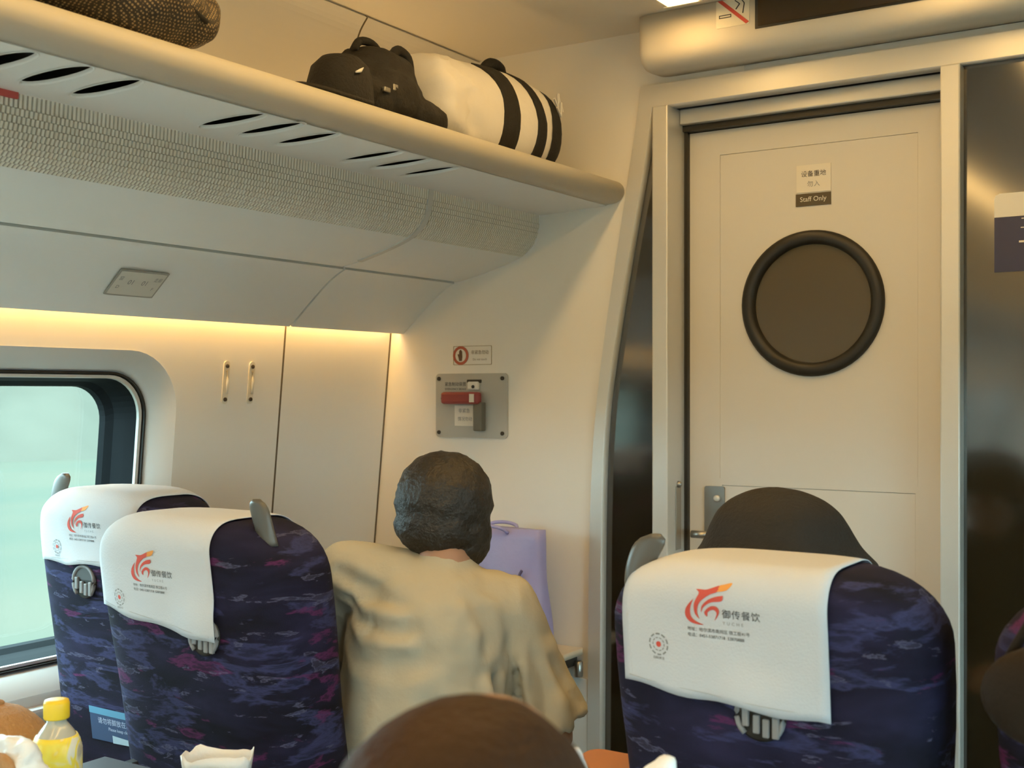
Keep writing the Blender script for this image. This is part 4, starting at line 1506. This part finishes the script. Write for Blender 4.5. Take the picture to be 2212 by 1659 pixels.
def band(y0f, y1f, name, m_, grow=0.003, a0=-60, a1=110):
    """band over the front of the bag between two angle dependent y limits"""
    V, Fc = [], []
    n = 22
    for i in range(n + 1):
        a = math.radians(a0 + (a1 - a0) * i / n)
        for q in range(5):
            y = y0f(a) + (y1f(a) - y0f(a)) * q / 4
            sec = dsec(y, grow)
            jf = (a / (2 * math.pi) * 36) % 36
            j0 = int(jf)
            fr = jf - j0
            p = Vector(sec[j0]).lerp(Vector(sec[(j0 + 1) % 36]), fr)
            V.append(p)
    for i in range(n):
        for q in range(4):
            Fc.append((i * 5 + q, i * 5 + q + 1, (i + 1) * 5 + q + 1, (i + 1) * 5 + q))
    o = link(name, fixnormals(mesh(name, V, Fc)), m_, du, smooth=True)
    s = o.modifiers.new('solid', 'SOLIDIFY')
    s.thickness = 0.004
    return o


band(lambda a: -0.028 - 0.07 * max(0, math.sin(a)) ** 2, lambda a: 0.035 - 0.03 * max(0, math.sin(a)), 'strap', M_black, a1=62)
band(lambda a: 0.100 + 0.015 * math.cos(a) ** 2 - 0.05 * max(0, math.sin(a)), lambda a: 0.158 - 0.06 * max(0, math.sin(a)), 'strap', M_black, a1=75)
link('carry_handle', tube_me(catmull([(0.02, 0.02, 0.235), (0.03, 0.04, 0.262), (0.03, 0.07, 0.270), (0.03, 0.10, 0.262), (0.02, 0.12, 0.235)], 4), 0.013, 12), M_black, du, smooth=True)
link('zip_line', tube_me([(0.03, y, 0.244 - 0.15 * max(0, y - 0.16)) for y in yseq(0.14, 0.24, 8)], 0.006, 8), M_black, du, smooth=True)
for y, dz in ((0.236, 0.05), (0.250, 0.03)):
    link('white_mark', tube_me([(0.121, y - 0.02, 0.150 + dz), (0.119, y, 0.130 + dz), (0.120, y, 0.165 + dz), (0.116, y + 0.014, 0.145 + dz)], 0.004, 6), M_white, du)

# black bundle (backpack) beside it
bpack = empty('backpack', (-1.69, 2.03, SH))
tag(bpack, 'slumped black backpack between black cap and white duffel bag', 'bag')
blob('pack_body', [ell((0, 0.0, 0.075), 0.11, 0.13, 0.075), ell((0.0, 0.02, 0.115), 0.09, 0.10, 0.075), ell((0.04, 0.115, 0.045), 0.075, 0.075, 0.045),
                   ell((0.02, -0.06, 0.06), 0.085, 0.07, 0.06), ell((-0.02, 0.05, 0.15), 0.05, 0.06, 0.045)], M_black, bpack, voxel=0.01, smooth=3, disp=0.02, dscale=0.05)
link('haul_loop', tube_me(catmull([(0.0, -0.05, 0.17), (0.0, -0.03, 0.193), (0.0, 0.01, 0.197), (0.0, 0.04, 0.18)], 4), 0.009, 10), M_black, bpack, smooth=True)
link('haul_loop', tube_me(catmull([(0.02, 0.05, 0.17), (0.02, 0.075, 0.195), (0.02, 0.11, 0.185), (0.02, 0.12, 0.15)], 4), 0.011, 10), M_black, bpack, smooth=True)
box('buckle', 0.098, 0.106, -0.075, -0.055, 0.062, 0.072, M_steel, bpack, bev=0.002)
box('buckle', 0.098, 0.106, -0.045, -0.030, 0.070, 0.084, M_steel, bpack, bev=0.002)

# black cap at the left of the bundle
cp = empty('black_cap', (-1.645, 1.855, SH))
tag(cp, 'black brimmed cap lying at left of the backpack on the rack', 'cap')
rs = []
for r, z in ((0.066, 0.0), (0.070, 0.03), (0.068, 0.070), (0.060, 0.100), (0.040, 0.120), (0.012, 0.127)):
    rs.append([(r * math.cos(2 * math.pi * j / 32), r * math.sin(2 * math.pi * j / 32) + 0.03, z + 0.002) for j in range(32)])
loft('crown', rs, M_black, cp)
bl = []
for j in range(25):
    a = math.radians(170 + 200 * j / 24)
    bl.append((0.080 * math.cos(a), 0.02 + 0.135 * math.sin(a)))
me = fill_me([bl], 0.008)
link('brim', fixnormals(mapme(me, lambda c: Vector((c.x, c.y, 0.034 + c.z - 0.012 * (c.x / 0.08) ** 2 + 0.06 * max(0, -c.y - 0.03))))), M_black, cp)
link('white_logo', tube_me([(0.068, 0.000, 0.078), (0.066, 0.015, 0.084), (0.062, 0.030, 0.094)], [0.002, 0.004, 0.001], 8), M_signwhite, cp, smooth=True)

# dotted dark bag at the left end
db = empty('woven_bag', (-1.655, 1.225, SH + 0.006))
tag(db, 'dark woven bag with golden dots at the left end of the rack', 'bag')
blob('bag_body', [ell((0.02, -0.06, 0.115), 0.135, 0.30, 0.115), ell((0.05, 0.11, 0.07), 0.085, 0.17, 0.068), ell((0.02, 0.10, 0.13), 0.10, 0.13, 0.09), ell((0.045, 0.215, 0.075), 0.06, 0.065, 0.055)], dotted_mat(), db, voxel=0.01, smooth=4, disp=0.03, dscale=0.08)
link('bag_seam', tube_me([(0.135, 0.04, 0.09), (0.135, 0.12, 0.075), (0.115, 0.20, 0.055)], 0.005, 6), M_black, db, smooth=True)

# ================================================================== LAVENDER BAG ON WALL TABLE
lb = empty('lavender_bag', (-1.835, 2.765, 0.679))
tag(lb, 'lavender plastic bag standing on the wall table beside beige shirt', 'bag')
rs = []
for t in [i / 12 for i in range(13)]:
    z = 0.33 * t
    w = 0.150 + 0.010 * math.sin(3 * t) - 0.015 * t
    d = 0.070 * (1 - 0.65 * t)
    ring = []
    for j in range(40):
        a = 2 * math.pi * j / 40
        ca, sa = math.cos(a), math.sin(a)
        ring.append((w * math.copysign(abs(ca) ** 0.6, ca) + 0.006 * math.sin(6 * t + 1), d * math.copysign(abs(sa) ** 0.6, sa) + 0.006 * math.sin(a * 4 + t * 7) * t, z))
    rs.append(ring)
loft('bag_body', rs, M_lavender, lb)
for yy in (-0.022, 0.018):
    link('bag_handle', tube_me(catmull([(-0.06, yy, 0.320), (-0.05, yy * 2, 0.336), (-0.01, yy * 2.4, 0.340), (0.03, yy * 2, 0.334), (0.04, yy, 0.320)], 4), 0.005, 8), M_lavender, lb, smooth=True)
link('printed_mark', tube_me([(0.090, -0.049, 0.20), (0.094, -0.046, 0.215), (0.100, -0.045, 0.225)], 0.004, 6), mat('mark_purple', (0.16, 0.13, 0.26), 0.5), lb)

# ================================================================== THINGS ON THE TRAYS
bt = empty('drink_bottle', (-1.637, 1.203, TZ))
tag(bt, 'yellow capped drink bottle with yellow label on the tray', 'bottle')
bprof = [(0.030, 0.0), (0.036, 0.004), (0.038, 0.012), (0.0365, 0.03), (0.038, 0.05), (0.038, 0.125)]
bprof2 = [(0.038, 0.125), (0.038, 0.134), (0.0345, 0.148), (0.027, 0.162), (0.0195, 0.172), (0.0150, 0.178), (0.0150, 0.188)]
link('bottle_body', lathe_me(bprof, 32), M_drink, bt, smooth=True)
link('shoulder', lathe_me(bprof2, 32), M_drink, bt, smooth=True)
link('label', lathe_me([(0.0385, 0.022), (0.0388, 0.026), (0.0389, 0.125), (0.0389, 0.135), (0.0354, 0.149), (0.0315, 0.157), (0.0310, 0.157)], 32), label_mat(), bt, smooth=True)
cap = []
rs = []
for r, z in ((0.0185, 0.183), (0.0192, 0.185), (0.0192, 0.207), (0.0175, 0.212), (0.010, 0.213)):
    rs.append([((r + (0.0006 if j % 2 else 0)) * math.cos(2 * math.pi * j / 48), (r + (0.0006 if j % 2 else 0)) * math.sin(2 * math.pi * j / 48), z) for j in range(48)])
loft('cap', rs, M_yellowcap, bt)

tn = empty('tan_bundle', (-1.835, 1.225, TZ))
tag(tn, 'rounded tan ribbed bundle behind the yellow bottle at left edge', 'bundle')
rs = []
for i in range(15):
    t = i / 14
    z = 0.175 * t
    R = 0.125 * math.sqrt(max(0.01, 1 - (max(0, t - 0.25) / 0.75) ** 2.2))
    rs.append([(R * (1 + 0.012 * math.cos(30 * 2 * math.pi * j / 96 + t * 5)) * math.cos(2 * math.pi * j / 96), 0.8 * R * (1 + 0.012 * math.cos(30 * 2 * math.pi * j / 96 + t * 5)) * math.sin(2 * math.pi * j / 96), z) for j in range(96)])
loft('bundle_body', rs, M_tan, tn)
link('top_knot', ell((0, 0, 0.174), 0.018, 0.018, 0.006), M_tan, tn, smooth=True)

pb = empty('plastic_bag', (-1.565, 1.105, TZ))
tag(pb, 'crumpled white plastic bag with tan food at the bottom left corner', 'bag')
blob('film', [ell((0, 0, 0.07), 0.11, 0.05, 0.07), ell((-0.035, 0, 0.125), 0.055, 0.03, 0.06), ell((0.050, 0.01, 0.085), 0.045, 0.03, 0.05)], M_bagwhite, pb, voxel=0.007, smooth=2, disp=0.03, dscale=0.03)
link('food', ell((-0.030, -0.026, 0.130), 0.032, 0.014, 0.036), M_tan, pb, smooth=True)

wp = empty('paper_bag', (-1.492, 1.405, TZ))
tag(wp, 'open white paper bag with pale blue print beside the reclined seat', 'bag')
wp.rotation_euler = (0, 0, A)
rs = []
for t in [i / 8 for i in range(9)]:
    z = 0.100 * t
    ring = []
    for j in range(32):
        a = 2 * math.pi * j / 32
        ca, sa = math.cos(a), math.sin(a)
        w, d = 0.042 + 0.016 * t, 0.028 + 0.004 * t
        ring.append((w * math.copysign(abs(ca) ** 0.5, ca), d * math.copysign(abs(sa) ** 0.5, sa) + 0.002 * math.sin(5 * a + 6 * t), z + (0.004 * math.sin(4 * a) + 0.003 * math.sin(7 * a) if t == 1 else 0)))
    rs.append(ring)
ob = link('bag_wall', loft_me(rs, cap=False), M_bagwhite, wp, smooth=True)
s_ = ob.modifiers.new('solid', 'SOLIDIFY')
s_.thickness = 0.0012
rs = [[(0.036 * math.copysign(abs(math.cos(q)) ** 0.5, math.cos(q)) , -0.0362 , 0.078 + 0.009 * math.sin(q)) for q in [2 * math.pi * j / 24 for j in range(24)]],
      [(0.036 * math.copysign(abs(math.cos(q)) ** 0.5, math.cos(q)), -0.0377, 0.078 + 0.009 * math.sin(q)) for q in [2 * math.pi * j / 24 for j in range(24)]]]
loft('printed_band', rs, M_paperblue, wp, smooth=False)
loft('contents', [[(0.045 * math.cos(2 * math.pi * j / 20), 0.022 * math.sin(2 * math.pi * j / 20), z) for j in range(20)] for z in (0.01, 0.075)], M_bagwhite, wp, smooth=False)

tg = empty('white_bag', (-0.645, 1.275, TZ))
tag(tg, 'knotted white plastic bag on the tray behind the door-side seat', 'bag')
blob('film', [ell((0, 0, 0.075), 0.11, 0.06, 0.075), ell((0.12, 0.06, 0.07), 0.08, 0.05, 0.07), ell((0.0, 0.0, 0.14), 0.06, 0.03, 0.06)] + limb([(-0.058, -0.038, 0.09), (-0.062, -0.040, 0.230), (-0.066, -0.043, 0.268)], [0.026, 0.016, 0.010]) +
     limb([(0.0, 0.0, 0.10), (0.014, 0.006, 0.22), (0.022, 0.014, 0.256)], [0.035, 0.03, 0.014]), M_bagwhite, tg, voxel=0.006, smooth=2, disp=0.012, dscale=0.03)
link('knot', ell((-0.02, -0.03, 0.155), 0.012, 0.01, 0.008), M_bagwhite, tg, smooth=True)

# things at the right edge
hb_ = empty('brown_bag', (-0.215, 1.455, 0.0))
tag(hb_, 'dark brown rounded bag on the back of the right edge seat', 'bag')
rs = []
for i in range(13):
    t = i / 12
    yy = -0.032 + 0.064 * t
    e = math.sqrt(max(0.03, 1 - (2 * t - 1) ** 2)) ** 0.7
    rs.append([(0.088 * e * math.cos(2 * math.pi * j / 36), yy, 1.038 + 0.062 * e * math.sin(2 * math.pi * j / 36)) for j in range(36)])
loft('bag_body', rs, M_brownbag, hb_)
link('bag_strap', tube_me([(-0.06, 0.01, 1.075), (-0.02, 0.055, 1.16), (0.06, 0.08, 1.19), (0.12, 0.055, 1.16), (0.07, 0.01, 1.08)], 0.006, 8), M_brownbag, hb_, smooth=True)
wc = empty('white_carton', (-0.235, 1.43, TZ))
tag(wc, 'white paper carton at the lower right corner below brown bag', 'carton')
box('carton_body', -0.045, 0.10, -0.05, 0.05, 0.0, 0.235, M_bagwhite, wc, bev=0.004)
link('carton_top', loft_me([[(-0.045, -0.05, 0.233), (0.10, -0.05, 0.233), (0.10, 0.05, 0.233), (-0.045, 0.05, 0.233)], [(-0.045, -0.004, 0.268), (0.10, -0.004, 0.268), (0.10, 0.004, 0.268), (-0.045, 0.004, 0.268)]]), M_bagwhite, wc)
